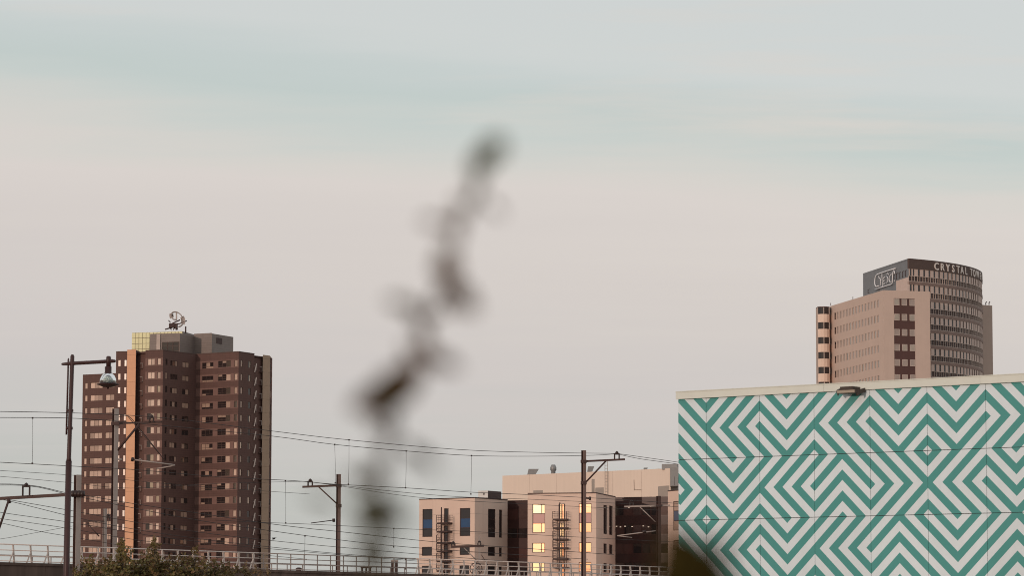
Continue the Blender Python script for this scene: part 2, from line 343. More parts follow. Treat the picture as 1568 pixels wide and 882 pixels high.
# ================================================================== RESIDENTIAL TOWER
def residential_tower():
    E = 61.9 + CZ; FL = 2.99
    D = {177: 742, 194: 741.3, 207: 741, 222: 738.7, 249: 737, 300: 748, 365: 741, 389: 746.7, 402: 749.5, 413: 752, 416.5: 753.6}
    q = {k: xy(k, v) for k, v in D.items()}
    root = thing('apartment_tower', (q[249].x, 755, 0), 'tall brown brick apartment tower with an orange vertical shaft and yellow panelled roof house', 'apartment tower')
    NF = 17
    zt = lambda i: E - 1.75 - i * FL
    WH = 1.45
    bands = [(zt(i) - WH - 0.12, zt(i) + 0.1) for i in range(21)]
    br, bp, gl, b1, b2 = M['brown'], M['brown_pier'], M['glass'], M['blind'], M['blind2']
    wm, wr = M['glass_warm'], M['glass_mirror']
    def pick(*o): return random.choice(o)
    def face(A, B, wins, name='wall', bandm=bp, zlo=0, frame=M['frame_brown'], ztop=E, zf=zt, nf=NF, fl_bands=None):
        ops = []; items = []
        for (xa, xb, panes, h0, h1) in wins:
            s0, s1 = s_on(xa, A, B), s_on(xb, A, B)
            for i in range(nf):
                a, b = zf(i) - h1, zf(i) - h0
                if a < 6: continue
                ops.append((round(s0, 3), round(s1, 3), round(a, 3), round(b, 3))); items.append((s0, s1, a, b, panes))
        mb = MB(); facade(mb, A, B, zlo, ztop, ops, br, 0.22, fl_bands or bands, bandm)
        w = mb.build(name, root)
        for (s0, s1, a, b, panes) in items:
            pl = [(p[0], p[1], p[3] if len(p) > 3 else 0, p[4] if len(p) > 3 else 1, p[2]()) for p in panes]
            window(root, A, B, s0, s1, a, b, pl, frame, 0.07, 0.22)
        return w
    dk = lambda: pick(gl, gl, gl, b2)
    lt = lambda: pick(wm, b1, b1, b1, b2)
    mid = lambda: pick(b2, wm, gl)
    # far left wing stands well behind the main body
    wa, wb = xy(126.5, 805), xy(178, 800)
    EW = P(150, 572.5, 802).z
    zw = lambda i: EW - 2.0 - i * FL
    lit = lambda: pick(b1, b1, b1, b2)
    wbands = [(zw(i) - 1.6, zw(i) + 0.1) for i in range(21)]
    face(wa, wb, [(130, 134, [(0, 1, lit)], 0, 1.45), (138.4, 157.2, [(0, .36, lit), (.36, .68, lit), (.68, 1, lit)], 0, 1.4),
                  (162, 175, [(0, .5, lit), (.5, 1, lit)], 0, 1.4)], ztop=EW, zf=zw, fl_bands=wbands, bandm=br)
    # main body
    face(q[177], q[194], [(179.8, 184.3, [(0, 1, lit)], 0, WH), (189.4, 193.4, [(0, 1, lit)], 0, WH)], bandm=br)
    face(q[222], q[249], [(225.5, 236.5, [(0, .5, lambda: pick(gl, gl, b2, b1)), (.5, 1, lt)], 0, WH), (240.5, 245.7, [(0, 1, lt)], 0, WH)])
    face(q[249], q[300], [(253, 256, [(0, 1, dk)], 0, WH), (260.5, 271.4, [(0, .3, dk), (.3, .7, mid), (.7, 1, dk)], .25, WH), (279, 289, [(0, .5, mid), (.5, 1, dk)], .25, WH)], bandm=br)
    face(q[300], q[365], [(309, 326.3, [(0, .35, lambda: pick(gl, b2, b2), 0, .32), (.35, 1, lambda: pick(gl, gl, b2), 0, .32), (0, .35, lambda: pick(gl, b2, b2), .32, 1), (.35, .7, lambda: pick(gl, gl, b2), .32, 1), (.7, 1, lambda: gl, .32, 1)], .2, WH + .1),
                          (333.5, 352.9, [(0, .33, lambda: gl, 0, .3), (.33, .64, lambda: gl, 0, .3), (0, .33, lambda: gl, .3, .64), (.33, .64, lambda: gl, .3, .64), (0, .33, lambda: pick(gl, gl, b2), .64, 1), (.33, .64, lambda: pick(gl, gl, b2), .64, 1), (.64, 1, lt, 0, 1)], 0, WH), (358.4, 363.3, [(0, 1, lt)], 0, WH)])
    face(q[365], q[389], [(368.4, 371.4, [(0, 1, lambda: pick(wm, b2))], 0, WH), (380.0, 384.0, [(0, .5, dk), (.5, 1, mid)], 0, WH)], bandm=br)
    # orange lift shaft, standing proud
    s = MB(); o1 = xy(194, 740.2); o2 = xy(207.3, 739.4); s.prism([o1, o2, o2 + Vector((-.02, .25)), o1 + Vector((0, .25))], 0, E + 0.35, M['orange'])
    s.prism([o1 + Vector((.02, .26)), o2 + Vector((-.12, .26)), o2 + Vector((.3, 5)), o1 + Vector((0, 5))], 0, E + 0.3, M['dark_brown']); s.build('lift_shaft', root)  # shaft sides coloured dark to stand for their unlit faces
    # recess with stair landings between shaft and corner bay
    r1, r2 = xy(207, 741.7), xy(222.4, 739.7)
    s = MB(); s.prism([r1, r2, r2 + Vector((0, 3)), r1 + Vector((0, 3))], 0, E - .05, M['brown']); s.build('recess_wall', root)
    def balcony(xa, xb, D_, z, w=1.2, railm=M['rail_dim']):
        a, b = xy(xa, D_), xy(xb, D_)
        bb = MB(); d = (b - a).normalized(); n = Vector((d.y, -d.x))
        bb.hexa([(*p, zz_) for zz_ in (z - .16, z) for p in (a + n * w, b + n * w, b, a)], M['dark_brown'])
        bo = bb.build('balcony', root)
        rb = MB()
        p0, p1 = a + n * (w - .05), b + n * (w - .05)
        rb.bar((*p0, z + 1.0), (*p1, z + 1.0), .12, .12, railm); rb.bar((*p1, z), (*p1, z + 1), .08, .08, railm)
        rb.build('railing', bo)
    for i in range(NF):
        balcony(214.3, 218.2, 740.6, zt(i) - 1.9, .6)
    # right recess with slanting rails
    t1, t2 = xy(388.8, 747.4), xy(402.2, 750.4)
    s = MB(); s.prism([t1, t2, t2 + Vector((0, 3)), t1 + Vector((0, 3))], 0, E - .25, M['brown']); s.build('recess_wall', root)
    for i in range(NF):
        balcony(389.3, 393.0, 747.6, zt(i) - 1.9, .8)
        a = xy(392.4, 746.6); b = xy(389.6, 746.3); rb = MB(); rb.bar((*a, zt(i) - .4), (*b, zt(i) - 2.3), .12, .2, M['rail']); rb.build('stair_rail', root)
        balcony(397.6, 401.2, 749.6, zt(i) - 1.9, .8)
    s = MB(); o1, o2 = xy(402, 749.3), xy(412.6, 751.6); s.prism([o1, o2, o2 + Vector((0, 6)), o1 + Vector((0, 6))], 0, E + 0.05, M['tan']); s.build('lift_shaft', root, label='tan vertical shaft on the right edge')
    face(xy(412.6, 752.4), q[416.5], [(413.6, 415.2, [(0, 1, dk)], 0, WH)], ztop=E - .35)
    # roof and hidden back
    back = [q[416.5] + Vector((-2, 25)), Vector((PX(300, 780), 780)), Vector((PX(185, 785), 785))]
    plan = [q[177], q[194], q[207], q[222], q[249], q[300], q[365], q[389], q[413], q[416.5]] + back
    s = MB(); s.poly([(p.x, p.y, E - 0.5) for p in plan], M['roof'])
    for a, b in zip(plan[9:] , plan[10:] + plan[:1]): s.poly([(*a, 0), (*b, 0), (*b, E - .3), (*a, E - .3)], br)
    wl2 = wb + Vector((0, 25)); wl1 = wa + Vector((0, 25))
    s.prism([wa + Vector((.05, .5)), wb + Vector((0, .5)), wl2, wl1], EW - 1.2, EW - .3, M['roof'])
    for a, b in ((wb, wl2), (wl2, wl1), (wl1, wa)): s.poly([(*a, 0), (*b, 0), (*b, EW), (*a, EW)], br)
    s.build('roof', root)
    for a, b in ((q[177], q[194]), (q[222], q[249]), (q[249], q[300]), (q[300], q[365]), (q[365], q[389])):
        d = (b - a).normalized(); n = Vector((-d.y, d.x)); n2 = -n * .06
        cp = MB(); cp.hexa([(*p, z_) for z_ in (E - .02, E + .14) for p in (a + n2, b + n2, b + n * .4, a + n * .4)], M['frame_brown']); cp.build('coping', root)
    # penthouse
    zr = E - 0.5
    def pent(pts, ytop, m, name, D0, capm=None, label=None):
        pts = [(a, b + 6) for a, b in pts]
        mb = MB(); z1 = P(pts[0][0], ytop, pts[0][1]).z; mb.prism([xy(*p) for p in pts], zr, z1, m, capm); return mb.build(name, root, label=label), z1
    y1 = P(201, 508.5, 757).z
    ya, yb, yc = xy(200.9, 759), xy(278.5, 755), xy(313, 771)
    mb = MB(); mb.prism([ya, yb, yc, yc + Vector((-14, 3))], zr, y1, M['grey_clad'], M['roof']); core = mb.build('roof_house', root)
    d = (yb - ya); L = d.length; d.normalize(); n = Vector((d.y, -d.x)); ncol = 14; cw = L / ncol; ch = (y1 - zr) / 5
    for i in range(ncol):
        for j in range(5):
            if i > 4 and j < 4: continue
            p0 = ya + d * (i * cw + .05); p1 = ya + d * ((i + 1) * cw - .05)
            pb = MB(); z0_ = zr + j * ch + .05; z1_ = zr + (j + 1) * ch - .05
            pb.hexa([(*p, z_) for z_ in (z0_, z1_) for p in (p0 + n * .12, p1 + n * .12, p1 + n * .003, p0 + n * .003)], M['yellow']); pb.build('panel', core)
    b1_, _ = pent([(228.8, 744), (274.6, 741.5), (276, 747), (229, 749)], 511.5, M['grey_clad'], 'plant_room', 744)
    A, B = xy(228.8, 749.99), xy(274.6, 747.49)
    pb = MB(); a, b = xy(238.6, 749.2), xy(244.3, 748.9); pb.prism([a, b, b + Vector((0, .25)), a + Vector((0, .25))], zr, P(240, 512, 749).z, M['frame_pale']); pb.build('pale_duct', root)
    for (xa, xb, m_) in ((247.5, 255.8, gl), (256.2, 264, gl), (264.4, 273.4, gl)):
        s0, s1 = s_on(xa, A, B), s_on(xb, A, B)
        window(root, A, B, s0, s1, P(260, 538, 748).z, P(260, 523.5, 748).z, [(0, 1, 0, .55, m_), (0, 1, .55, 1, gl)], M['frame_brown'], .08, .2, -0.14)
    pent([(274.7, 741.4), (296, 748.5), (297, 752), (276, 747)], 510.5, M['grey_clad'], 'plant_room', 742)
    pent([(296, 748.5), (323.6, 746), (324, 756), (297, 756)], 511.3, M['grey_clad'], 'plant_room', 748)
    pent([(323.7, 745.8), (356.4, 754.5), (352, 765), (325, 760)], 510.8, M['grey_clad'], 'plant_room', 748)
    vb = MB(); A, B = xy(323.7, 751.8), xy(356.4, 760.5)
    p0, p1 = px_on(331.5, 517, A, B), px_on(339.5, 527, A, B); dd = (B - A).normalized(); n = Vector((dd.y, -dd.x))
    vb.hexa([(p.x + n.x * k, p.y + n.y * k, z_) for z_ in (p1.z, p0.z) for p, k in ((p0, .1), (p1, .1), (p1, .002), (p0, .002))], M['steel_dark']); vb.build('vent', root)
    pb = MB(); pb.tube([P(284.3, 510, 757), P(284.3, 500, 757)], .18, M['steel_dark']); pb.build('roof_pipe', root)
    # emblem on the roof
    Dn = 759
    zb = P(265, 507.5, Dn).z
    sg = thing('roof_sign', (PX(268, Dn), Dn, zb), 'round open ring emblem on a dark steel base on top of the brown tower', 'roof sign')
    zp = lambda x, y, dD=0: P(235 + x / 19.6, 465 + y / 19.6, Dn + dD)
    ring = [(690, 480), (620, 480), (565, 440), (538, 370), (545, 310), (585, 265), (650, 250), (730, 268), (815, 330), (870, 420), (893, 510), (875, 610), (815, 675), (750, 700)]
    # round the polyline
    def cr_(pts, k=4):
        o = []
        for i in range(len(pts) - 1):
            p0, p1, p2, p3 = pts[max(i - 1, 0)], pts[i], pts[i + 1], pts[min(i + 2, len(pts) - 1)]
            for j in range(k):
                t_ = j / k
                o.append(tuple(.5 * (2 * b_ + (c_ - a_) * t_ + (2 * a_ - 5 * b_ + 4 * c_ - d_) * t_ * t_ + (3 * b_ - a_ - 3 * c_ + d_) * t_ ** 3) for a_, b_, c_, d_ in zip(p0, p1, p2, p3)))
        return o + [pts[-1]]
    rb = MB(); rp = cr_(ring)
    for a, b in zip(rp, rp[1:]):
        a_, b_ = zp(*a), zp(*b); e = (b_ - a_).normalized() * .02
        rb.bar(a_ - e, b_ + e, .9, .22, M['sign_ring'], up=(0, 0, 1) if abs((b_ - a_).normalized().z) < .9 else (0, 1, 0))
    rb.build('ring', sg)
    vb = MB(); vb.bar(zp(690, 270), zp(690, 490), .26, .8, M['sign_ring'], up=(0, 1, 0)); vb.build('upright', sg)
    hb = MB(); a, b = zp(475, 720), zp(650, 605); hb.box(a.x, b.x, Dn - 1, Dn + 1, a.z, b.z, M['steel_dark']); hb.build('motor_box', sg)
    hb = MB(); a, b = zp(655, 745), zp(722, 610); hb.box(a.x, b.x, Dn - .8, Dn + .8, a.z, b.z, M['steel_mid']); hb.build('pivot_post', sg)
    for pts, r in (([(560, 600), (640, 560), (800, 488)], .16), ([(650, 610), (780, 605), (1000, 515)], .14), ([(450, 500), (510, 570)], .12), ([(560, 720), (470, 740), (350, 775)], .16), ([(690, 740), (700, 790)], .3), ([(500, 720), (540, 790)], .14), ([(640, 720), (590, 790)], .14)):
        hb = MB(); hb.tube([zp(*p) for p in pts], r, M['steel_dark'], 6); hb.build('strut', sg)
residential_tower()

# ================================================================== CRYSTAL OFFICE TOWER
def crystal_tower():
    root = thing('office_tower', (PX(1420, 745), 745, 0), 'tall pale office tower with a curved striped front, CRYSTAL TOWER lettering and a square wing', 'office tower')
    gl = M['glass']
    # ---- square wing
    ZS = P(1354, 444.3, 722).z
    c0 = xy(1354, 722); c1 = xy(1425.4, 725); c2 = xy(1271.5, 758)
    FLS = 23.4 / F * 722
    # left face: 14 narrow windows per floor
    ops = []; items = []
    L = (c0 - c2).length
    xsw = [1279.2] + [1283.0 + k * 4.78 for k in range(14)]
    zt = P(1354, 457, 722).z
    for k, x in enumerate(xsw):
        s0, s1 = s_on(x - (1.2 if k else 1.1), c2, c0), s_on(x + 1.6, c2, c0)
        for i in range(7):
            z1 = zt - i * FLS; z0 = z1 - 1.62
            ops.append((round(s0, 3), round(s1, 3), round(z0, 3), round(z1, 3))); items.append((s0, s1, z0, z1, k))
    mb = MB(); facade(mb, c2, c0, 0, ZS, ops, M['crys'], .2); mb.build('wall', root)
    for s0, s1, z0, z1, k in items:
        window(root, c2, c0, s0, s1, z0, z1, [(0, 1, 0, 1, gl if k == 0 else (M['glass_warm'] if random.random() < .25 else M['crys_win']))], M['frame_pale'], .07, .2)
    # front face with the dark central strip
    ops = []; items = []
    xs = [(1370.4, 1378.6), (1382, 1390.2), (1394, 1402)]
    zt2 = P(1386, 457.3, 723).z
    sA, sB = s_on(1370, c0, c1), s_on(1402.2, c0, c1)
    for i in range(7):
        z1 = zt2 - i * FLS; z0 = z1 - 10.6 / F * 722
        for k, (xa, xb) in enumerate(xs):
            items.append((s_on(xa, c0, c1), s_on(xb, c0, c1), z0, z1))
    zbt = zt2 + .05; zbb = zt2 - 7 * FLS
    mb = MB(); facade(mb, c0, c1, 0, ZS, [(sA, sB, zbb, zbt)], M['crys'], .25); mb.build('wall', root)
    d = (c1 - c0).normalized(); nin = Vector((-d.y, d.x))
    strip = MB(); a = c0 + d * (sA + .002) + nin * .1; b = c0 + d * (sB - .002) + nin * .1
    strip.hexa([(*p, z_) for z_ in (zbb, zbt) for p in (a, b, b + nin * .14, a + nin * .14)], M['crys_dark']); strip.build('spandrel_strip', root)
    for s0, s1, z0, z1 in items:
        window(root, c0 + nin * .04, c1 + nin * .04, s0, s1, z0 - .0, z1 - .05, [(0, 1, 0, 1, random.choice([M['crys_win'], M['crys_win'], M['glass_warm']]))], M['frame_pale'], .14, .06, -.06)
    s = MB()
    b1 = c1 + nin * 22
    s.poly([(*c1, 0), (*b1, 0), (*b1, ZS), (*c1, ZS)], M['crys']); bk = Vector((c2.x + 4, c2.y + 12))
    s.poly([(*p, ZS - .4) for p in (c2, c0, c1, b1, bk)], M['roof']); s.build('roof', root)
    for k, (xx, yy) in enumerate(((1272, 468), (1306, 458.5), (1346, 446.5))):
        pb = MB(); p = px_on(xx, yy, c2, c0); pb.bar(p, p + Vector((0, 0, .6)), .1, .1, M['steel_dark']); pb.build('roof_post', root)
    # ---- rounded bay on the far left
    ZB = P(1262, 471, 757).z; FB = 22.95 / F * 757
    prof = [(1250.3, 758.8), (1252.9, 756.0), (1257.5, 755.5), (1262.3, 755.35), (1267.0, 755.5), (1270.6, 756.0), (1271.7, 757.6)]
    pts = [xy(*p) for p in prof]; cx_ = pts[3].x
    for i in range(7):
        z1 = ZB - .1 - i * FB; zm = z1 - 10.3 / F * 757; z0 = z1 - FB
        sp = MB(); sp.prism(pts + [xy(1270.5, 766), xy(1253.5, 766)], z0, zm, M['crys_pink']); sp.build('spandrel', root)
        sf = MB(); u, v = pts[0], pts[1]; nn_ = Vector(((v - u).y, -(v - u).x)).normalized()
        sf.hexa([(*p, z_) for z_ in (z0 + .003, z1 - .003) for p in (u + nn_ * .03, v + nn_ * .03, v + nn_ * .004, u + nn_ * .004)], M['slab_dark']); sf.build('side_panel', root)  # thin dark sheet painting the shade on the bay's left side
        inner = [p + (Vector((cx_, 762)) - p).normalized() * .06 for p in pts]
        gp = MB()
        for a, b in zip(inner, inner[1:]): gp.poly([(*a, zm), (*b, zm), (*b, z1), (*a, z1)], M['glass'])
        w_ = gp.build('bay_window', root)
        for k in (1, 3, 5):
            p = pts[k] + Vector((0, .03)); mp = MB(); mp.box(p.x - .09, p.x + .09, p.y - .05, p.y + .12, zm, z1, M['frame_pale']); mp.build('mullion', w_)
    s = MB(); s.prism(pts + [xy(1270.5, 766), xy(1253.5, 766)], ZB - .1, ZB + .1, M['crys_dark'], M['roof'])
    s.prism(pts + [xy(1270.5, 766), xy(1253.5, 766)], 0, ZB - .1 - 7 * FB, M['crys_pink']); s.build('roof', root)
    # ---- curved tower
    pa, pb_, pc = Vector((PX(1393.3, 735), 735)), Vector((PX(1454.4, 743.3), 743.3)), Vector((PX(1504.6, 762.6), 762.6))
    ax, ay, bx, by, cx, cy = *pa, *pb_, *pc
    dd = 2 * (ax * (by - cy) + bx * (cy - ay) + cx * (ay - by))
    ux = ((ax * ax + ay * ay) * (by - cy) + (bx * bx + by * by) * (cy - ay) + (cx * cx + cy * cy) * (ay - by)) / dd
    uy = ((ax * ax + ay * ay) * (cx - bx) + (bx * bx + by * by) * (ax - cx) + (cx * cx + cy * cy) * (bx - ax)) / dd
    C = Vector((ux, uy)); Rr = (pa - C).length
    a0 = math.atan2(pa.y - uy, pa.x - ux); a1 = math.atan2(pc.y - uy, pc.x - ux)
    BAY = 1.62; nb = int((a1 - a0) * Rr / BAY) + 7
    arc = [C + Vector((math.cos(a0 + k * BAY / Rr), math.sin(a0 + k * BAY / Rr))) * Rr for k in range(nb + 1)]
    off = lambda p, q_: p + (C - p).normalized() * q_
    lc = xy(1323, 766)                 # far left corner
    ZT = P(1393.3, 395.6, 735).z; ZF = P(1393.3, 411, 735).z
    FLC = 24.25 / F * 735
    def ring_band(mb, qo, qi, z0, z1, m, a=0, b=None):
        b = nb if b is None else b
        for k in range(a, b):
            o0, o1, i1, i0 = off(arc[k], qo), off(arc[k + 1], qo), off(arc[k + 1], qi), off(arc[k], qi)
            mb.hexa([(*p, z_) for z_ in (z0, z1) for p in (o0, o1, i1, i0)], m)
    fb = MB(); ring_band(fb, -.12, .4, ZF, ZT, M['fascia']); fascia = fb.build('fascia', root)
    for i in range(7):
        zt_ = ZF - i * FLC
        hW = 11.0 / F * 735; hR = 8.8 / F * 735; hL = FLC - hW - hR
        pbm = MB()
        wl_ = []
        for k in range(nb):
            A, B = arc[k], arc[k + 1]; w = (B - A).length
            h = [(w * .62, w * .98, zt_ - hW + .02, zt_ - .06)]
            if k == 0: h = [(w * .2, w * .5, zt_ - hW + .02, zt_ - .06), (w * .72, w * .98, zt_ - hW + .02, zt_ - .06)]
            facade(pbm, A, B, zt_ - hW, zt_, h, M['crys_band'], .15); wl_ += [(A, B, *q) for q in h]
        pbm.build('panel_band', root)
        for A, B, s0, s1, z0, z1 in wl_:
            window(root, A, B, s0, s1, z0, z1, [(0, 1, 0, 1, gl)], M['frame_brown'], .05, .15, .04)
        rb = MB()
        for k in range(nb):
            p, q_ = off(arc[k], .12), off(arc[k + 1], .12)
            rb.poly([(*p, zt_ - hW - hR), (*q_, zt_ - hW - hR), (*q_, zt_ - hW), (*p, zt_ - hW)], M['glass_crys'])
        wr = rb.build('window_ribbon', root)
        mb = MB()
        for k in range(nb):
            for fq in (0.0, .56):
                p = arc[k].lerp(arc[k + 1], fq); p = off(p, .06); t = (arc[k + 1] - arc[k]).normalized() * .042; r_ = (C - p).normalized() * .07
                mb.hexa([(*v, z_) for z_ in (zt_ - hW - hR + .01, zt_ - hW - .01) for v in (p - t - r_, p + t - r_, p + t + r_, p - t + r_)], M['frame_pale'])
        mb.build('mullion', wr, kind='stuff')
        mb = MB(); ring_band(mb, -.04, .12, zt_ - hW - .09, zt_ - hW - .002, M['frame_pale']); mb.build('head_rail', wr)
        mb = MB(); ring_band(mb, -.04, .12, zt_ - hW - hR, zt_ - hW - hR + .1, M['frame_pale']); mb.build('sill', wr)
        lb = MB(); ring_band(lb, -.10, .4, zt_ - hW - hR - hL + .004, zt_ - hW - hR - .002, M['ledge']); lb.build('ledge', root)
    zlow = ZF - 7 * FLC
    lb = MB(); ring_band(lb, 0, .4, 0, zlow, M['crys_band']); lb.build('wall', root)
    tp = MB(); tp.poly([(*off(p, .2), ZT - .3) for p in arc] + [(PX(1490, 800), 800, ZT - .3), (PX(1335, 800), 800, ZT - .3), (*lc, ZT - .3)], M['roof'])
    e1 = arc[-1]; b1_, b2_ = Vector((PX(1490, 800), 800)), Vector((PX(1335, 800), 800))
    for a, b in ((e1, b1_), (b1_, b2_), (b2_, lc)): tp.poly([(*a, 0), (*b, 0), (*b, ZT), (*a, ZT)], M['crys_band'])
    tp.build('roof', root)
    # left face with the script sign
    d = (arc[0] - lc).normalized(); nin = Vector((-d.y, d.x)); L = (arc[0] - lc).length
    ops = []
    for x in (1331.5, 1371.5, 1375.4, 1379.6, 1384.6, 1389.0):
        s = s_on(x, lc, arc[0]); hw = .75
        if x < 1340: z1 = px_on(x, 442.5, lc, arc[0]).z; z0 = px_on(x, 448.5, lc, arc[0]).z
        else: z1 = ZF - .2; z0 = z1 - 1.45
        ops.append((s - hw, s + hw, z0, z1))
    mb = MB(); facade(mb, lc, arc[0], 0, ZT, ops, M['fascia_grey'], .2); mb.build('wall', root)
    for o in ops: window(root, lc, arc[0], *o, [(0, 1, 0, 1, gl)], M['frame_brown'], .08, .2, .05)
    # lower storeys of that face, pale panel band
    o_ = -nin * .05
    mb = MB()
    zq = ZF - 1.9
    sq = s_on(1374, lc, arc[0])
    a, b = lc + d * sq + o_, arc[0] + o_
    mb.hexa([(*p, z_) for z_ in (0, zq) for p in (a, b, b - o_ * .9, a - o_ * .9)], M['crys_band']); mb.build('panel_band', root)
    # right-hand stair slab with dark slot
    zs = P(1511, 467, 770).z
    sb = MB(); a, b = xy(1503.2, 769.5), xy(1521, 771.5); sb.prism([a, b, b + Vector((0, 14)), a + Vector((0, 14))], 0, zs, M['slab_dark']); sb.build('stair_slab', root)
    sb = MB(); a, b = xy(1499, 767), xy(1504.4, 768.8); sb.prism([a, b, b + Vector((0, 4)), a + Vector((0, 4))], 0, zs - .05, M['crys_dark']); slot = sb.build('dark_slot', root)
    for i in range(7):
        z_ = zs - 1.2 - i * FLC; q_ = MB(); n_ = Vector(((b - a).y, -(b - a).x)).normalized()
        q_.hexa([(*p, zz_) for zz_ in (z_ - .5, z_) for p in (a + n_ * .12, b + n_ * .12, b + n_ * .003, a + n_ * .003)], M['ledge']); q_.build('ledge', slot)
    for x in (1509.5, 1514.5):
        pb2 = MB(); p = P(x, 467, 771); pb2.tube([p, p + Vector((0, 0, .5)), p + Vector((.2, 0, .75))], .12, M['steel_dark']); pb2.build('roof_vent', root)
    # ---- CRYSTAL TOWER letters, each following the curve
    sign = thing('lettering_sign', (*off(arc[nb // 2], -.2), ZF), 'white CRYSTAL TOWER lettering along the dark curved roof edge', 'sign')
    txt = "CRYSTALTOWER"
    pxs = [(1434.1, 406.7), (1443, 407.9), (1451.4, 409.0), (1459.6, 410.5), (1467, 411.7), (1473.1, 413.5), (1479.1, 415), (1486.9, 416.2), (1491.6, 417.8), (1496.6, 419.9), (1501.2, 421.9), (1503.9, 423.6)]
    dg = bpy.context.evaluated_depsgraph_get()
    def arc_hit(x, y):
        v = ray(x, y); Rq = Rr + .16
        a = v.x ** 2 + v.y ** 2; b = -2 * (v.x * C.x + v.y * C.y); c = C.length_squared - Rq * Rq
        disc = max(b * b - 4 * a * c, 0); k = (-b - math.sqrt(disc)) / (2 * a)
        return Vector((v.x * k, v.y * k, CZ + v.z * k))
    zc = ZF + (ZT - ZF) * .47
    for ch, (x, y) in zip(txt, pxs):
        p = arc_hit(x, y); cu = bpy.data.curves.new('letter', 'FONT'); cu.body = ch; cu.size = 2.25; cu.extrude = .08; cu.offset = .035; cu.align_x = 'CENTER'; cu.resolution_u = 3
        to = bpy.data.objects.new('tmp', cu); me = bpy.data.meshes.new_from_object(to); bpy.data.objects.remove(to)
        me.materials.clear(); me.materials.append(M['letter'])
        zs_ = [v.co.z for v in me.vertices]; ys = [v.co.y for v in me.vertices]
        lo = bpy.data.objects.new('letter', me); COL.objects.link(lo); lo.parent = sign
        n_ = (Vector((p.x, p.y)) - C).normalized(); ang = math.atan2(n_.y, n_.x) + math.pi / 2
        lo.rotation_euler = (math.pi / 2, 0, ang)
        lo.location = Vector((p.x, p.y, zc - .80)) - world_loc(sign)
    # ---- script sign on the left face
    A, B = lc - nin * .3, arc[0] - nin * .3
    sg = thing('script_sign', (*lc.lerp(arc[0], .4), ZF - 2), 'white outlined script logo on the grey upper wall of the office tower', 'sign')
    zp = lambda x, y: px_on(1330 + x / 18.375, 402 + y / 18.375, A, B)
    strokes = {'frame_stroke': [[(755, 165), (600, 212), (450, 260), (300, 312), (235, 340), (200, 385), (183, 450), (175, 540), (180, 620), (210, 678), (290, 660)],
                                [(175, 765), (340, 705), (500, 655), (630, 618), (663, 590), (678, 530), (680, 420), (684, 310), (697, 245), (712, 225), (728, 255), (740, 320)]],
               'letter': [[(292, 365), (288, 425), (325, 445), (343, 500), (341, 650)], [(378, 320), (380, 500)],
                          [(392, 690), (404, 580), (409, 450), (450, 410)], [(409, 525), (445, 505)], [(404, 605), (460, 590)],
                          [(562, 335), (538, 300), (510, 335), (508, 390), (545, 430), (548, 500), (525, 560), (492, 575)],
                          [(640, 330), (605, 365), (580, 440), (583, 510), (605, 545), (640, 535)], [(725, 495), (725, 530)]]}
    for nm, ls in strokes.items():
        for l in ls:
            mb = MB(); mb.tube([zp(*p) for p in l], .13 if nm == 'frame_stroke' else .10, M['neon'], 6); mb.build(nm, sg)
M['crys_win'] = mat('crystal_recessed_glazing', (0.37, 0.285, 0.245), 0.3, var=0.12, scale=0.3, spec=0.7)
M['glass_crys'] = mat('crystal_ribbon_glazing', (0.060, 0.034, 0.030), 0.25, var=0.25, scale=0.5, spec=0.25)
crystal_tower()

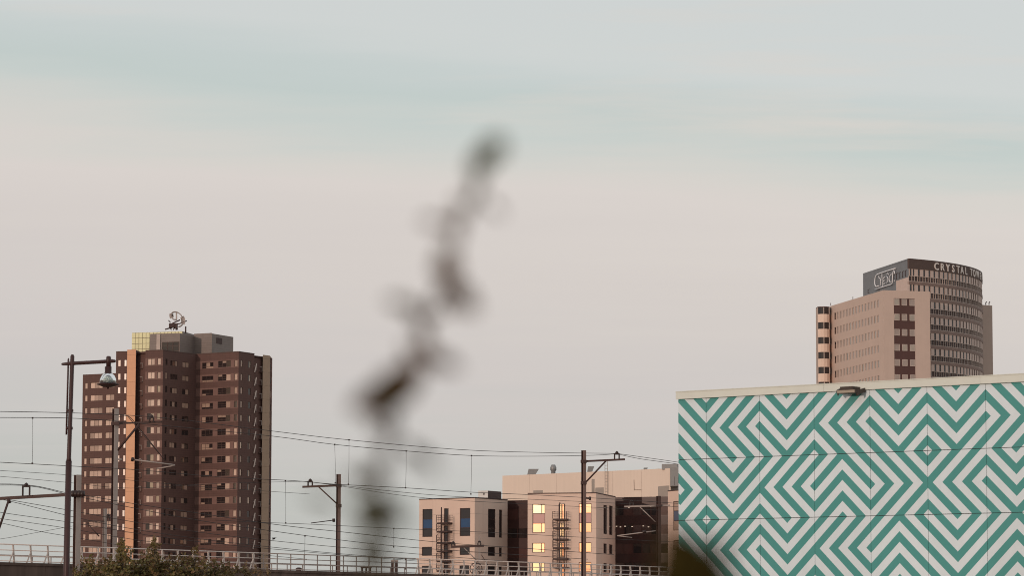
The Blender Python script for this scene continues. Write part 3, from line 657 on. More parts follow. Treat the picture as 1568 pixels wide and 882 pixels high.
# ================================================================== MID-RISE OFFICE BLOCKS
def midrise():
    root = thing('office_building', (PX(850, 580), 580, 0), 'pale pink office building with outside escape stairs and yellow reflecting windows behind the railing', 'office building')
    st = M['stone']; gl = M['glass']
    a0, a1, a2 = xy(642.8, 583), xy(727.5, 575), xy(777.5, 584.6)
    c0, c1, c2 = xy(808.3, 578.4), xy(912.8, 575), xy(942, 591.2)
    ZA = P(727.5, 762.9, 575).z; ZC = P(912.8, 755.6, 575).z
    zpx = lambda y, x, D: P(x, y, D).z
    def block(A, B, Z, wins, lab=None):
        ops = []; it = []
        for (xa, xb, ya, yb, panes, fr) in wins:
            xm = (xa + xb) / 2
            s0, s1 = s_on(xa, A, B), s_on(xb, A, B); z1 = px_on(xm, ya, A, B).z; z0 = px_on(xm, yb, A, B).z
            ops.append((round(s0, 3), round(s1, 3), round(z0, 3), round(z1, 3))); it.append((s0, s1, z0, z1, panes, fr))
        mb = MB(); facade(mb, A, B, 0, Z, ops, st, .25); w = mb.build('wall', root)
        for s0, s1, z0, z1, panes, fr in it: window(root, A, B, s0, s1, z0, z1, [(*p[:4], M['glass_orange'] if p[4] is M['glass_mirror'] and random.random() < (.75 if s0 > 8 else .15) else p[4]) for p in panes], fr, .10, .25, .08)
        # recessed joints between the cladding sheets, one per storey and bay
        L = (B - A).length; d = (B - A).normalized(); n = Vector((d.y, -d.x))
        for k in range(1, 4):
            s = L * k / 4
            if any(o[0] - .1 < s < o[1] + .1 for o in ops): continue
            p = A + d * s
            jb = MB(); jb.hexa([(*v, z_) for z_ in (Z - 12, Z - .3) for v in (p - d * .03 + n * .01, p + d * .03 + n * .01, p + d * .03 - n * .02, p - d * .03 - n * .02)], M['slab_dark']); jb.build('cladding_joint', root)
        for i in range(1, 5):
            z_ = Z - i * 3.3 + .62
            segs = [(0.02, L - .02)]
            for o in ops:
                if o[2] - .03 < z_ < o[3] + .03:
                    ns = []
                    for u0, u1 in segs:
                        if o[0] > u0 and o[1] < u1: ns += [(u0, o[0]), (o[1], u1)]
                        else: ns.append((u0, u1))
                    segs = ns
            for u0, u1 in segs:
                p, q_ = A + d * u0, A + d * u1
                jb = MB(); jb.hexa([(*v, zz_) for zz_ in (z_, z_ + .05) for v in (p + n * .008, q_ + n * .008, q_ - n * .02, p - n * .02)], M['slab_dark']); jb.build('cladding_joint', root)
        return w
    fd = M['frame_brown']; fb = M['steel_dark']
    bl = M['glass_blue']
    tallA = [(0, 1, 0, .30, gl), (0, 1, .30, .64, bl), (0, 1, .64, 1, gl)]
    one = [(0, 1, 0, 1, gl)]
    two = [(0, .5, 0, 1, gl), (.5, 1, 0, 1, gl)]
    # block A front, side
    block(a0, a1, ZA, [(647.8, 663, 780, 822.8, tallA, fb), (704.8, 720.7, 778.5, 821.5, tallA, fb),
                       (647.2, 662.5, 838, 851.7, one, fb), (704.8, 720, 836.5, 850.5, one, fb), (647.2, 662, 867, 881, one, fb), (704.5, 719.5, 866.5, 881, one, fb),
                       (680.6, 687.6, 779, 801, one, fb), (680.6, 687.6, 805, 830, one, fb), (680.6, 687.6, 834, 858, one, fb), (680.6, 687.6, 862, 886, one, fb)])
    block(a1, a2, ZA, [(748, 759.2, 780, 823.5, tallA[:1] + [(0, 1, .30, .64, gl), (0, 1, .64, 1, gl)], fb), (764.8, 769.4, 781, 824, one, fb),
                       (748, 758.8, 838, 852, one, fb), (764.8, 769.2, 839, 853, one, fb), (748, 758.8, 867, 881, one, fb), (764.8, 769.2, 868, 881, one, fb)])
    # block C front (glazing catches the evening sky), side
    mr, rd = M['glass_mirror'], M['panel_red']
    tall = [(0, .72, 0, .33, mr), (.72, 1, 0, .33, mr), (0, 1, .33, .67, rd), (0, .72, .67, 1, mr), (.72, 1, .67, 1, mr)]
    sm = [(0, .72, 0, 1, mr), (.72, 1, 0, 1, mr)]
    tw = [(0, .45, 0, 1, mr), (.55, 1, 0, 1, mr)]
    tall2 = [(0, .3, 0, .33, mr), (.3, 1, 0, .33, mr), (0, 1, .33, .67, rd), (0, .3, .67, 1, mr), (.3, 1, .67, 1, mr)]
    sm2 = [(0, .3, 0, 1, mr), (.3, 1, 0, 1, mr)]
    block(c0, c1, ZC, [(815.5, 834.8, 772.3, 816.4, tall, fd), (815.3, 834.4, 832, 846.7, sm, fd), (815.3, 834, 862, 876.5, sm, fd),
                       (886.3, 905.6, 771.5, 815.8, tall2, fd), (886.2, 905.4, 831.2, 846.3, sm2, fd), (886.2, 905.2, 861.5, 876.5, sm2, fd),
                       (855.4, 865, 772, 797, tw, fd), (855.4, 864.8, 801.5, 823, tw, fd), (855.4, 864.8, 831.5, 853.5, tw, fd), (855.4, 864.8, 861.5, 884, tw, fd)])
    block(c1, c2, ZC, [(924, 929.4, 774, 818.3, one, fb), (932.7, 938, 775, 819.7, one, fb), (924, 929, 833, 848.3, one, fb), (932.7, 937.8, 834.5, 849, one, fb),
                       (924, 929, 863, 877, one, fb), (932.7, 937.8, 864, 878, one, fb)])
    # roofs with thin dark copings
    s = MB(); na = Vector((10, 14))
    s.poly([(*p, ZA - .3) for p in (a0, a1, a2, a2 + Vector((-7, 8)), a0 + Vector((4, 10)))], M['roof']); s.poly([(*p, ZC - .3) for p in (c0, c1, c2, c2 + Vector((-8, 4)), c0 + Vector((3, 14)))], M['roof'])
    s.build('roof', root)
    for A, B, Z in ((a0, a1, ZA), (a1, a2, ZA), (c0, c1, ZC), (c1, c2, ZC)):
        d = (B - A).normalized(); n = Vector((d.y, -d.x)) * .06
        s = MB(); s.hexa([(*p, z_) for z_ in (Z - .02, Z + .14) for p in (A + n, B + n, B - n * 4, A - n * 4)], M['steel_dark']); s.build('coping', root)
    # dark glazed links with storey bands
    def link(A, B, ytop, ref, zl=0):
        Z = P(ref[0], ytop, ref[1]).z
        mb = MB(); d = (B - A).normalized(); n = Vector((d.y, -d.x))
        mb.prism([A, B, B - n * 3, A - n * 3], 0, Z, M['link']); k = mb.build('glazed_link', root)
        z_ = Z
        i = 0
        while z_ > 4:
            bb = MB(); bb.hexa([(*p, zz_) for zz_ in (z_ - 1.5, z_ - .02) for p in (A + n * .06 + d * .01, B + n * .06 - d * .01, B + n * .004 - d * .01, A + n * .004 + d * .01)], M['link_band']); bb.build('spandrel', k)
            L = (B - A).length; nn = max(2, int(L / 1.6))
            for j in range(nn):
                p = A + d * (L * (j + .06) / nn); q_ = A + d * (L * (j + .94) / nn)
                pb = MB(); pb.hexa([(*v, zz_) for zz_ in (z_ - 3.2, z_ - 1.55) for v in (p + n * .03, q_ + n * .03, q_ + n * .003, p + n * .003)], random.choice([M['link'], M['glass'], M['glass'], M['link_pane']])); pb.build('pane', k)
            z_ -= 3.3; i += 1
        return k
    link(xy(777.2, 587), xy(808.8, 585), 766.6, (790, 586))
    lk = link(xy(941.5, 594), xy(1024, 590), 761.3, (980, 592))
    # right block
    r0, r1 = xy(1022.3, 588), xy(1062, 580)
    ZR = P(1023, 752.7, 588).z
    block(r0, r1, ZR, [(1030.2, 1040, 768, 812.8, [(0, 1, 0, .33, M['blind2']), (0, 1, .33, .67, M['glass_blue2']), (0, 1, .67, 1, M['blind2'])], fb),
                       (1030.2, 1040, 828, 843, [(0, 1, 0, 1, M['blind2'])], fb), (1030.2, 1040, 858, 873, [(0, 1, 0, 1, M['blind2'])], fb)])
    s = MB(); s.prism([r0 + Vector((.25, .5)), r1 + Vector((.2, .5)), r1 + Vector((3, 8)), r0 + Vector((2, 8))], 0, ZR - .2, st, M['roof'])
    s.build('block_core', root)
    cpb = MB(); d = (r1 - r0).normalized(); n = Vector((d.y, -d.x)) * .06
    cpb.hexa([(*p, z_) for z_ in (ZR - .02, ZR + .14) for p in (r0 + n, r1 + n, r1 - n * 4, r0 - n * 4)], M['steel_dark']); cpb.build('coping', root)
    s = MB(); l0, l1 = xy(1008.5, 593), xy(1024.5, 590.5); s.prism([l0, l1, l1 + Vector((0, 3)), l0 + Vector((0, 3))], P(1015, 762, 592).z, P(1015, 744.5, 592).z, M['stone_shade']); s.build('stair_head', root)
    for x, y in ((944, 806.5), (950, 807.5), (957, 806.5), (968, 807), (985, 806), (993, 807.5), (963, 777.5), (996, 776)):
        A_, B_ = xy(941.5, 593.8), xy(1024, 589.8); p = px_on(x, y, A_, B_); lb = MB(); lb.box(p.x - .13, p.x + .13, p.y - .18, p.y - .05, p.z - .06, p.z + .06, M['lamp_lit']); lb.build('room_lamp', lk)
    # escape stairs
    def escape(xc, A, B, ytop, lev, wpx, mastx):
        d = (B - A).normalized(); n = Vector((d.y, -d.x)); M_ = M['steel_dark']
        base = px_on(mastx, 880, A, B)
        mb = MB(); p = px_on(mastx, ytop, A, B); q_ = Vector((p.x + n.x * 1.25, p.y + n.y * 1.25, p.z))
        mb.tube([(q_.x, q_.y, 0.0), q_], .11, M_, 6); root_e = mb.build('escape_stair', root)
        for k, (yl, full) in enumerate(lev):
            pc = px_on(xc, yl, A, B); hw = wpx / 2 / F * 575 * 1.05
            pc2 = Vector((pc.x, pc.y))
            c = [(pc2 - d * hw + n * 1.3), (pc2 + d * hw + n * 1.3), (pc2 + d * hw + n * .02), (pc2 - d * hw + n * .02)]
            pb = MB(); pb.hexa([(*v, z_) for z_ in (pc.z - .28, pc.z) for v in c], M_); pb.build('platform', root_e)
            rb = MB()
            for e in (c[0], c[1]):
                rb.bar((*e, pc.z), (*e, pc.z + 1.25), .07, .07, M_)
            for hgt in (.45, .85, 1.22):
                rb.bar((*c[0], pc.z + hgt), (*c[1], pc.z + hgt), .045, .045, M_)
                rb.bar((*c[0], pc.z + hgt), (*c[3], pc.z + hgt), .045, .045, M_); rb.bar((*c[1], pc.z + hgt), (*c[2], pc.z + hgt), .045, .045, M_)
            for j in range(1, 6):
                e = c[0].lerp(c[1], j / 6); rb.bar((*e, pc.z), (*e, pc.z + 1.2), .025, .025, M_)
            rb.build('guard_rail', root_e)
            if full:
                lb = MB(); zb = px_on(xc, full, A, B).z
                e0, e1 = c[0].lerp(c[1], .05), c[0].lerp(c[1], .34)
                for e in (e0, e1): lb.bar((*e, pc.z), (*e, zb), .05, .05, M_)
                nst = max(3, int((pc.z - zb) / .42))
                for j in range(nst):
                    z_ = zb + (pc.z - zb) * (j + .5) / nst; lb.bar((*e0, z_), (*e1, z_), .05, .05, M_)
                    if j % 2 == 0 and j + 1 < nst: lb.bar((*e0, z_), (*e1, z_ + (pc.z - zb) / nst), .04, .04, M_)
                lb.build('ladder', root_e)
        return root_e
    ea = escape(684.5, a0, a1, 777.5, [(800.8, 813), (813.8, 831), (831, 843.8), (843.8, 859), (859, 874), (874, None)], 21.5, 683.3)
    pb = MB(); d = (a1 - a0).normalized(); n = Vector((d.y, -d.x)); p = px_on(695, 790, a0, a1)
    for k in range(2): pb.tube([(p.x + n.x * 1.25 + d.x * k * .2, p.y + n.y * 1.25 + d.y * k * .2, 2), (p.x + n.x * 1.25 + d.x * k * .2, p.y + n.y * 1.25 + d.y * k * .2, p.z)], .05, M['steel_dark'])
    pb.build('stair_post', ea)
    escape(860, c0, c1, 770.5, [(795, 808), (808.2, 825.5), (825.5, 838.5), (838.8, 855.5), (855.5, 868.6), (868.8, None)], 21, 860.2)
    # box on the left block's roof: white unit and dark louvred half
    p = px_on(733, 752, a1, a2); D1 = 581
    w1 = MB(); u0, u1, u2 = xy(732.7, D1), xy(747.5, D1 - 1), xy(768, D1 + 3)
    zt1 = P(740, 752, D1).z
    w1.prism([u0, u1, u1 + Vector((.8, 2.2)), u0 + Vector((.8, 2.2))], ZA - .3, zt1, M['ac_white']); ac = w1.build('cooling_unit', root)
    w2 = MB(); w2.prism([u1 + Vector((.02, 0.02)), u2, u2 + Vector((-1, 2)), u1 + Vector((.82, 2.3))], ZA - .3, zt1 - .02, M['link_band']); w2.build('louvre_box', ac)
    fb2 = MB(); pp = P(741, 757, D1 - .6); fb2.lathe((pp.x, pp.y - .02, pp.z), [(.01, .18), (.18, 0), (.01, -.18)], M['steel_dark'], 10); fb2.build('fan', ac)
    # small boxes on the centre block's roof
    for xa, xb, y_ in ((817, 831.5, 751.5), (912, 924.5, 747.2)):
        bb = MB(); u, v = xy(xa, 583), xy(xb, 582); bb.prism([u, v, v + Vector((0, 2)), u + Vector((0, 2))], ZC - .4, P(xa, y_, 583).z, M['stone_shade']); bb.build('roof_box', root)
    bb = MB(); u, v = xy(906, 584), xy(910.5, 584); bb.prism([u, v, v + Vector((0, .8)), u + Vector((0, .8))], ZC - .4, P(908, 734, 584).z, M['stone_shade']); bb.build('roof_flue', root)

    # ---- beige box building behind
    b0, b1 = xy(769.5, 642), xy(1026.5, 612); b2 = xy(1062, 618)
    rr = thing('warehouse_building', (*b0.lerp(b1, .5), 0), 'large blank beige box building rising behind the pink office blocks', 'building')
    ZB_ = P(1026, 717.5, 612).z
    d = (b1 - b0).normalized(); n = Vector((d.y, -d.x)); L = (b1 - b0).length
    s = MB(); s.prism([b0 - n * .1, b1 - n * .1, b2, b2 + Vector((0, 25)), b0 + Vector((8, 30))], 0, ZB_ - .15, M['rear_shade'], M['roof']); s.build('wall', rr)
    npan = 6
    for k in range(npan):
        p0, p1 = b0 + d * (L * k / npan + .02), b0 + d * (L * (k + 1) / npan - .02)
        pb = MB(); pb.hexa([(*v, z_) for z_ in (0, ZB_) for v in (p0, p1, p1 - n * .09, p0 - n * .09)], M['rear']); pb.build('wall_panel', rr)
    def hood(xa, xb, yt, yb, D_, kind):
        h = MB()
        if kind == 'hood':
            z0 = ZB_ - .2; z1 = P(xa, yt, D_).z; x0, x1 = PX(xa, D_), PX(xb, D_); w = x1 - x0
            h.hexa([(x0, D_, z0), (x0 + w * .62, D_, z0), (x0 + w * .62, D_ + 2, z0), (x0, D_ + 2, z0), (x0 + w * .14, D_, z1), (x1, D_, z1), (x1, D_ + 2, z1), (x0 + w * .14, D_ + 2, z1)], M['zinc'])
            return h.build('vent_hood', rr)
        p = P((xa + xb) / 2, yb, D_); k = (yb - yt) / F * D_; r_ = (xb - xa) / 2 / F * D_
        h.lathe((p.x, p.y, ZB_ - .2), [(r_ * .7, 0), (r_ * .7, k * .4), (r_, k * .5), (r_, k * .75), (r_ * .6, k), (0, k)], M['zinc'], 14); return h.build('vent_cowl', rr)
    hood(807, 825, 718.4, 726, 639, 'hood'); hood(842.5, 852, 707.5, 724, 636, 'cowl'); hood(899, 910, 714.5, 722, 629, 'hood')
    hood(985, 992, 716.5, 719, 618, 'hood')
    dm = MB(); p = P(1007.5, 717, 618); dm.lathe((p.x, p.y, ZB_ - .2), [(.55, 0), (.55, .15), (.35, .42), (0, .55)], M['ac_white'], 12); dm.build('roof_light_dome', rr)
    # grey duct house at the right end
    du = MB(); u, v = xy(1026.8, 609), xy(1062, 606); du.prism([u, v, v + Vector((0, 6)), u + Vector((0, 6))], P(1030, 745, 609).z, P(1030, 716, 609).z, M['zinc']); dh = du.build('duct_house', rr)
    for k in range(6):
        q0 = u.lerp(v, (k + .1) / 6); q1 = u.lerp(v, (k + .9) / 6); lb = MB(); lb.hexa([(*w_, z_) for z_ in (P(1030, 744, 609).z, P(1030, 730, 609).z) for w_ in (q0 + Vector((0, -.1)), q1 + Vector((0, -.1)), q1 + Vector((0, -.004)), q0 + Vector((0, -.004)))], M['zinc']); lb.build('louvre', dh)
    du = MB(); u = xy(1013, 613); du.prism([u, u + Vector((2.8, -.3)), u + Vector((3.6, 2)), u + Vector((.6, 2))], ZB_ - .2, P(1013, 711, 613).z, M['zinc']); du.build('vent_hood', rr)
    # cage ladder up the wall
    lad = MB(); p = px_on(930, 745, b0, b1); q_ = px_on(930, 705, b0, b1)
    for k in (-.32, .32):
        lad.bar((p.x + n.x * .3 + d.x * k, p.y + n.y * .3 + d.y * k, p.z - 4), (p.x + n.x * .3 + d.x * k, p.y + n.y * .3 + d.y * k, q_.z), .07, .07, M['stone_shade'])
    zz2 = p.z - 4
    while zz2 < q_.z:
        lad.bar((p.x + n.x * .3 - d.x * .32, p.y + n.y * .3 - d.y * .32, zz2), (p.x + n.x * .3 + d.x * .32, p.y + n.y * .3 + d.y * .32, zz2), .05, .05, M['stone_shade']); zz2 += .6
    lad.build('ladder', rr)
    for kk, (xa, ya, xb, yb) in enumerate(((971, 735, 971.5, 751), (971, 750, 982, 750))):
        cb = MB(); p, q_ = px_on(xa, ya, b0, b1), px_on(xb, yb, b0, b1); o_ = Vector((n.x, n.y, 0)) * .06; cb.bar(p + o_, q_ + o_, .08, .08, M['stone_shade']); cb.build('conduit', rr)
M['glass_blue2'] = mat('slate_blue_spandrel', (0.10, 0.11, 0.17), 0.25)
M['lamp_lit'] = mat('lit_lamp', (0.8, 0.7, 0.6), 0.4, var=0)
M['lamp_lit'].node_tree.nodes['Principled BSDF'].inputs['Emission Color'].default_value = (1, .75, .55, 1)
M['lamp_lit'].node_tree.nodes['Principled BSDF'].inputs['Emission Strength'].default_value = 0.5
M['link_pane'] = mat('dim_room_behind_glass', (0.085, 0.05, 0.045), 0.15, var=0.3)
M['stone_shade'] = mat('grey_beige_metal', (0.36, 0.30, 0.26), 0.7, var=0.08)  # even grey-beige of roof boxes, flue, stair head, ladder and conduits
M['rear_shade'] = mat('grey_side_cladding', (0.42, 0.38, 0.34), 0.75, var=0.05)  # box cladding darkened, shade of its right side put into colour
midrise()

# ================================================================== TEAL PATTERNED HALL
def teal_hall():
    hA = xy(1040, 130, 700); hR = xy(1568, 120.7, 700)
    d = (hR - hA).normalized(); n = Vector((d.y, -d.x))
    Z0 = P(1040, 612, 130).z             # top of the panels
    Ph = 92.8 / F * 130
    Pw = ((hR - hA).length) / 6.15
    root = thing('patterned_hall', (*hA.lerp(hR, .6), 0), 'low hall clad in white panels painted with a teal zigzag stripe maze', 'hall')
    NC, NR = 9, 4
    S, Bk = '/', '\\'
    # stripe direction in half-panel cells, rows top to bottom, starting at the half panel on the left corner
    G = ["\\/////\\/".replace('/////', '//\\//')]  # placeholder, filled below
    rows = [
        "\\" + "//" + "\\/" + "//" + "\\/" + "\\/" + "\\\\" + "//" + "\\/",
        "\\" + "\\\\" + "\\/" + "\\\\" + "\\/" + "\\/" + "//" + "\\\\" + "\\/",
        "\\" + "\\/" + "//" + "/\\" + "\\\\" + "//" + "\\/" + "\\\\" + "//",
        "/" + "\\/" + "\\\\" + "/\\" + "//" + "\\\\" + "\\/" + "//" + "\\\\",
        "\\" + "//" + "\\/" + "//" + "/\\" + "\\/" + "/\\" + "\\/" + "//",
        "\\" + "\\\\" + "\\/" + "\\\\" + "/\\" + "\\/" + "/\\" + "\\/" + "\\\\",
        "\\" + "\\/" + "//" + "/\\" + "\\\\" + "//" + "\\/" + "\\\\" + "//",
        "/" + "\\/" + "\\\\" + "/\\" + "//" + "\\\\" + "\\/" + "//" + "\\\\",
    ]
    def clip(poly, f, c, keep_ge):       # keep f(p) >= c (or <=)
        out = []
        for i in range(len(poly)):
            a, b = poly[i], poly[(i + 1) % len(poly)]; fa, fb_ = f(a) - c, f(b) - c
            if not keep_ge: fa, fb_ = -fa, -fb_
            if fa >= 0: out.append(a)
            if (fa >= 0) != (fb_ >= 0):
                t_ = fa / (fa - fb_); out.append((a[0] + (b[0] - a[0]) * t_, a[1] + (b[1] - a[1]) * t_))
        return out
    gx, gz = .006, .011
    w3 = lambda u, v, o=0: (hA.x + d.x * u * Pw + n.x * o, hA.y + d.y * u * Pw + n.y * o, Z0 - v * Ph)
    u_first = .5335                      # part of a panel is cut by the corner: panel seams at u = u0 + k
    for r in range(NR):
        for c in range(-1, NC - 1):
            # panel c spans pattern u from c to c+1; world u = pattern u + u_first
            pb = MB()
            U0, U1 = max(c, -u_first) , c + 1
            a0_, a1_ = U0 + (gx / Pw if c > -1 else 0), U1 - gx / Pw; v0, v1 = r + gz / Ph, r + 1 - gz / Ph
            th = .05
            for hc in (0, 1):
                for hr in (0, 1):
                    ci = 2 * c + hc + 1  # index in row string: first char is right half of panel -1
                    if ci < 0: 
                        ch = '\\'
                    else: ch = rows[(2 * r + hr) % 8][ci]
                    cu0, cu1 = max(c + hc * .5, a0_), min(c + hc * .5 + .5, a1_); cv0, cv1 = max(r + hr * .5, v0), min(r + hr * .5 + .5, v1)
                    if cu1 <= cu0: continue
                    sq = [(cu0, cv1), (cu1, cv1), (cu1, cv0), (cu0, cv0)]
                    f = (lambda p: 6 * (p[1] + p[0])) if ch == '/' else (lambda p: 6 * (p[1] - p[0]))
                    lo = math.floor(min(f(p) for p in sq) - .5); hi = math.ceil(max(f(p) for p in sq) + .5)
                    for k in range(lo, hi + 1):
                        q_ = clip(clip(sq, f, k - .5, True), f, k + .5, False)
                        if len(q_) < 3: continue
                        pb.poly([w3(u + u_first, v, th) for u, v in q_], M['white_panel'] if k % 2 == 0 else M['teal'])
            c4 = [(a0_ + u_first, v1), (a1_ + u_first, v1), (a1_ + u_first, v0), (a0_ + u_first, v0)]
            for i in range(4):
                p, q_ = c4[i], c4[(i + 1) % 4]; pb.poly([w3(*p, 0.002), w3(*q_, 0.002), w3(*q_, th), w3(*p, th)], M['joint'])
            pb.build('panel', root)
    Lx = (NC - 1 + u_first) * Pw
    e = hA + d * Lx; bk = -n * 24
    zb = Z0 - NR * Ph
    s = MB(); s.prism([hA, e, e + bk, hA + bk], 0, Z0 + .05, M['joint'], M['roof']); s.build('wall', root)
    zc = P(1040, 601, 130).z
    s = MB()
    seg = [0, .32, .64, 1.0]
    for k in range(3):
        p, q_ = hA + d * (Lx * seg[k] + (.006 if k else -.06)), hA + d * (Lx * seg[k + 1])
        cb = MB(); cb.hexa([(*v, z_) for z_ in (Z0 + .004, zc) for v in (p + n * .13, q_ + n * .13, q_ - n * .5, p - n * .5)], M['cap'])
        cb.hexa([(*v, z_) for z_ in (zc + .002, zc + .03) for v in (p + n * .15, q_ + n * .15, q_ - n * .52, p - n * .52)], M['cap']); cb.build('roof_cap', root)
    # floodlight under the cap
    A, B = hA + n * .05, hR + n * .05
    fr = thing('floodlight', tuple(px_on(1302, 600, A, B)), 'brown floodlight fixed under the cream roof edge of the patterned hall', 'floodlight')
    zq = lambda x, y, o: px_on(1278.5 + x / 22.05, 580 + y / 22.05, A, B) + Vector((n.x, n.y, 0)) * o
    def slab(x0, y0, x1, y1, o0, o1, m, name):
        b_ = MB(); q0, q1 = zq(x0, y1, 0), zq(x1, y0, 0); zl, zh = zq(x0, y1, 0).z, zq(x0, y0, 0).z; nn = Vector((n.x, n.y, 0))
        c = []
        for z_ in (zl, zh):
            for p, o in ((q0, o1), (q1, o1), (q1, o0), (q0, o0)): v = p + nn * o; c.append((v.x, v.y, z_))
        b_.hexa(c, m); return b_.build(name, fr)
    slab(480, 310, 900, 420, .10, .62, M['flood'], 'gear_box')
    h = slab(400, 425, 1040, 545, .25, .70, M['flood'], 'housing')
    slab(430, 440, 1015, 530, .702, .712, M['flood_glass'], 'front_glass')
    for x0 in (255, 1050):
        b_ = MB(); b_.bar(zq(x0, 390, .08), zq(x0 + (70 if x0 < 500 else -10), 470, .45), .05, .16, M['flood']); b_.bar(zq(x0 + (70 if x0 < 500 else -10), 470, .45), zq(x0 + (150 if x0 < 500 else -30), 520, .6), .05, .2, M['flood']); b_.build('bracket', fr)
teal_hall()

# ================================================================== RAILWAY VIADUCT
E_W = 3.96 + CZ
def Dr(x): return 185 * 139 / (139 - .0329 * x)          # distance of the viaduct edge seen at photo column x
v0 = xy(-420, Dr(-420)); v1 = xy(1500, Dr(1500))
VD = (v1 - v0).normalized(); VN = Vector((VD.y, -VD.x))   # towards the camera
VL = (v1 - v0).length
def viaduct():
    root = thing('railway_viaduct', (*v0.lerp(v1, .4), 0), 'dark stained concrete railway viaduct wall along the bottom of the view', 'viaduct')
    seglen = 6.0; k = 0
    while k * seglen < VL:
        p, q_ = v0 + VD * (k * seglen + .015), v0 + VD * min((k + 1) * seglen - .015, VL)
        b = MB(); b.hexa([(*v, z_) for z_ in (0, E_W - .16) for v in (p, q_, q_ - VN * .3, p - VN * .3)], M['concrete']); b.build('wall_segment', root)
        b = MB(); b.hexa([(*v, z_) for z_ in (E_W - .157, E_W) for v in (p + VN * .06, q_ + VN * .06, q_ - VN * .36, p - VN * .36)], M['concrete']); b.build('coping_stone', root)
        k += 1
    b = MB(); b.hexa([(*v, z_) for z_ in (0, E_W - .55) for v in (v0 - VN * .31, v1 - VN * .31, v1 - VN * 13, v0 - VN * 13)], M['ballast']); b.build('track_bed', root)
    b = MB(); b.hexa([(*v, z_) for z_ in (0, E_W - .1) for v in (v0 - VN * 13.01, v1 - VN * 13.01, v1 - VN * 13.3, v0 - VN * 13.3)], M['concrete']); b.build('rear_wall', root)
    for off_ in (3.0, 4.44, 8.0, 9.44):
        b = MB(); p, q_ = v0 - VN * off_, v1 - VN * off_; b.bar((*p, E_W - .46), (*q_, E_W - .46), .07, .16, M['steel_mid']); b.build('rail', root)
viaduct()
def railing(name, lab, off_, z, h, rails, m, gap, rr_, lean, s0, s1):
    p0, p1 = v0 - VN * off_ + VD * s0, v0 - VN * off_ + VD * s1
    root = thing(name, (*p0.lerp(p1, .5), z), lab, 'railing')
    for f in rails:
        b = MB(); b.tube([(*p0, z + h * f), (*p1, z + h * f)], rr_ if f > .9 else rr_ * .8, m, 6); b.build('rail', root)
    L = s1 - s0; s = .4; k = 0
    while s < L:
        p = p0 + VD * s; b = MB()
        if lean:
            t = lean * (1 if k % 1 == 0 else -1)
            top = p + VD * -t; b.bar((*p, z), (*top, z + h), .05, .10, m, up=tuple((*VN, 0)))
            foot = p + VD * -.40; b.bar((*foot, z), (*p.lerp(top, .62), z + h * .62), .04, .07, m, up=tuple((*VN, 0)))
        else: b.bar((*p, z), (*p, z + h), .05, .05, m)
        b.build('post', root); s += gap; k += 1
sA = s_on(-60, v0, v1); sB = s_on(402, v0, v1); sC = s_on(640, v0, v1); sD = s_on(1120, v0, v1)
railing('metal_railing', 'pale railing with slanted paired posts in front of the brown tower', .15, E_W, .985, (.08, .36, .68, 1), M['rail'], 1.42, .035, .12, sA, sB)
railing('metal_railing', 'thin upright railing between the brown tower and the pink offices', .15, E_W, .985, (.06, .36, .68, 1), M['rail_dim'], 1.35, .034, 0, sB + .05, sC)
railing('metal_railing', 'pale railing with slanted paired posts in front of the pink offices', .15, E_W, .985, (.06, .36, .68, 1), M['rail'], 1.30, .036, .16, sC + .05, sD)
railing('metal_railing', 'weathered far railing on the other side of the tracks', 13.15, E_W - .1, .95, (.5, 1), M['rail_dim'], 1.7, .028, 0, sA, sD + 10)

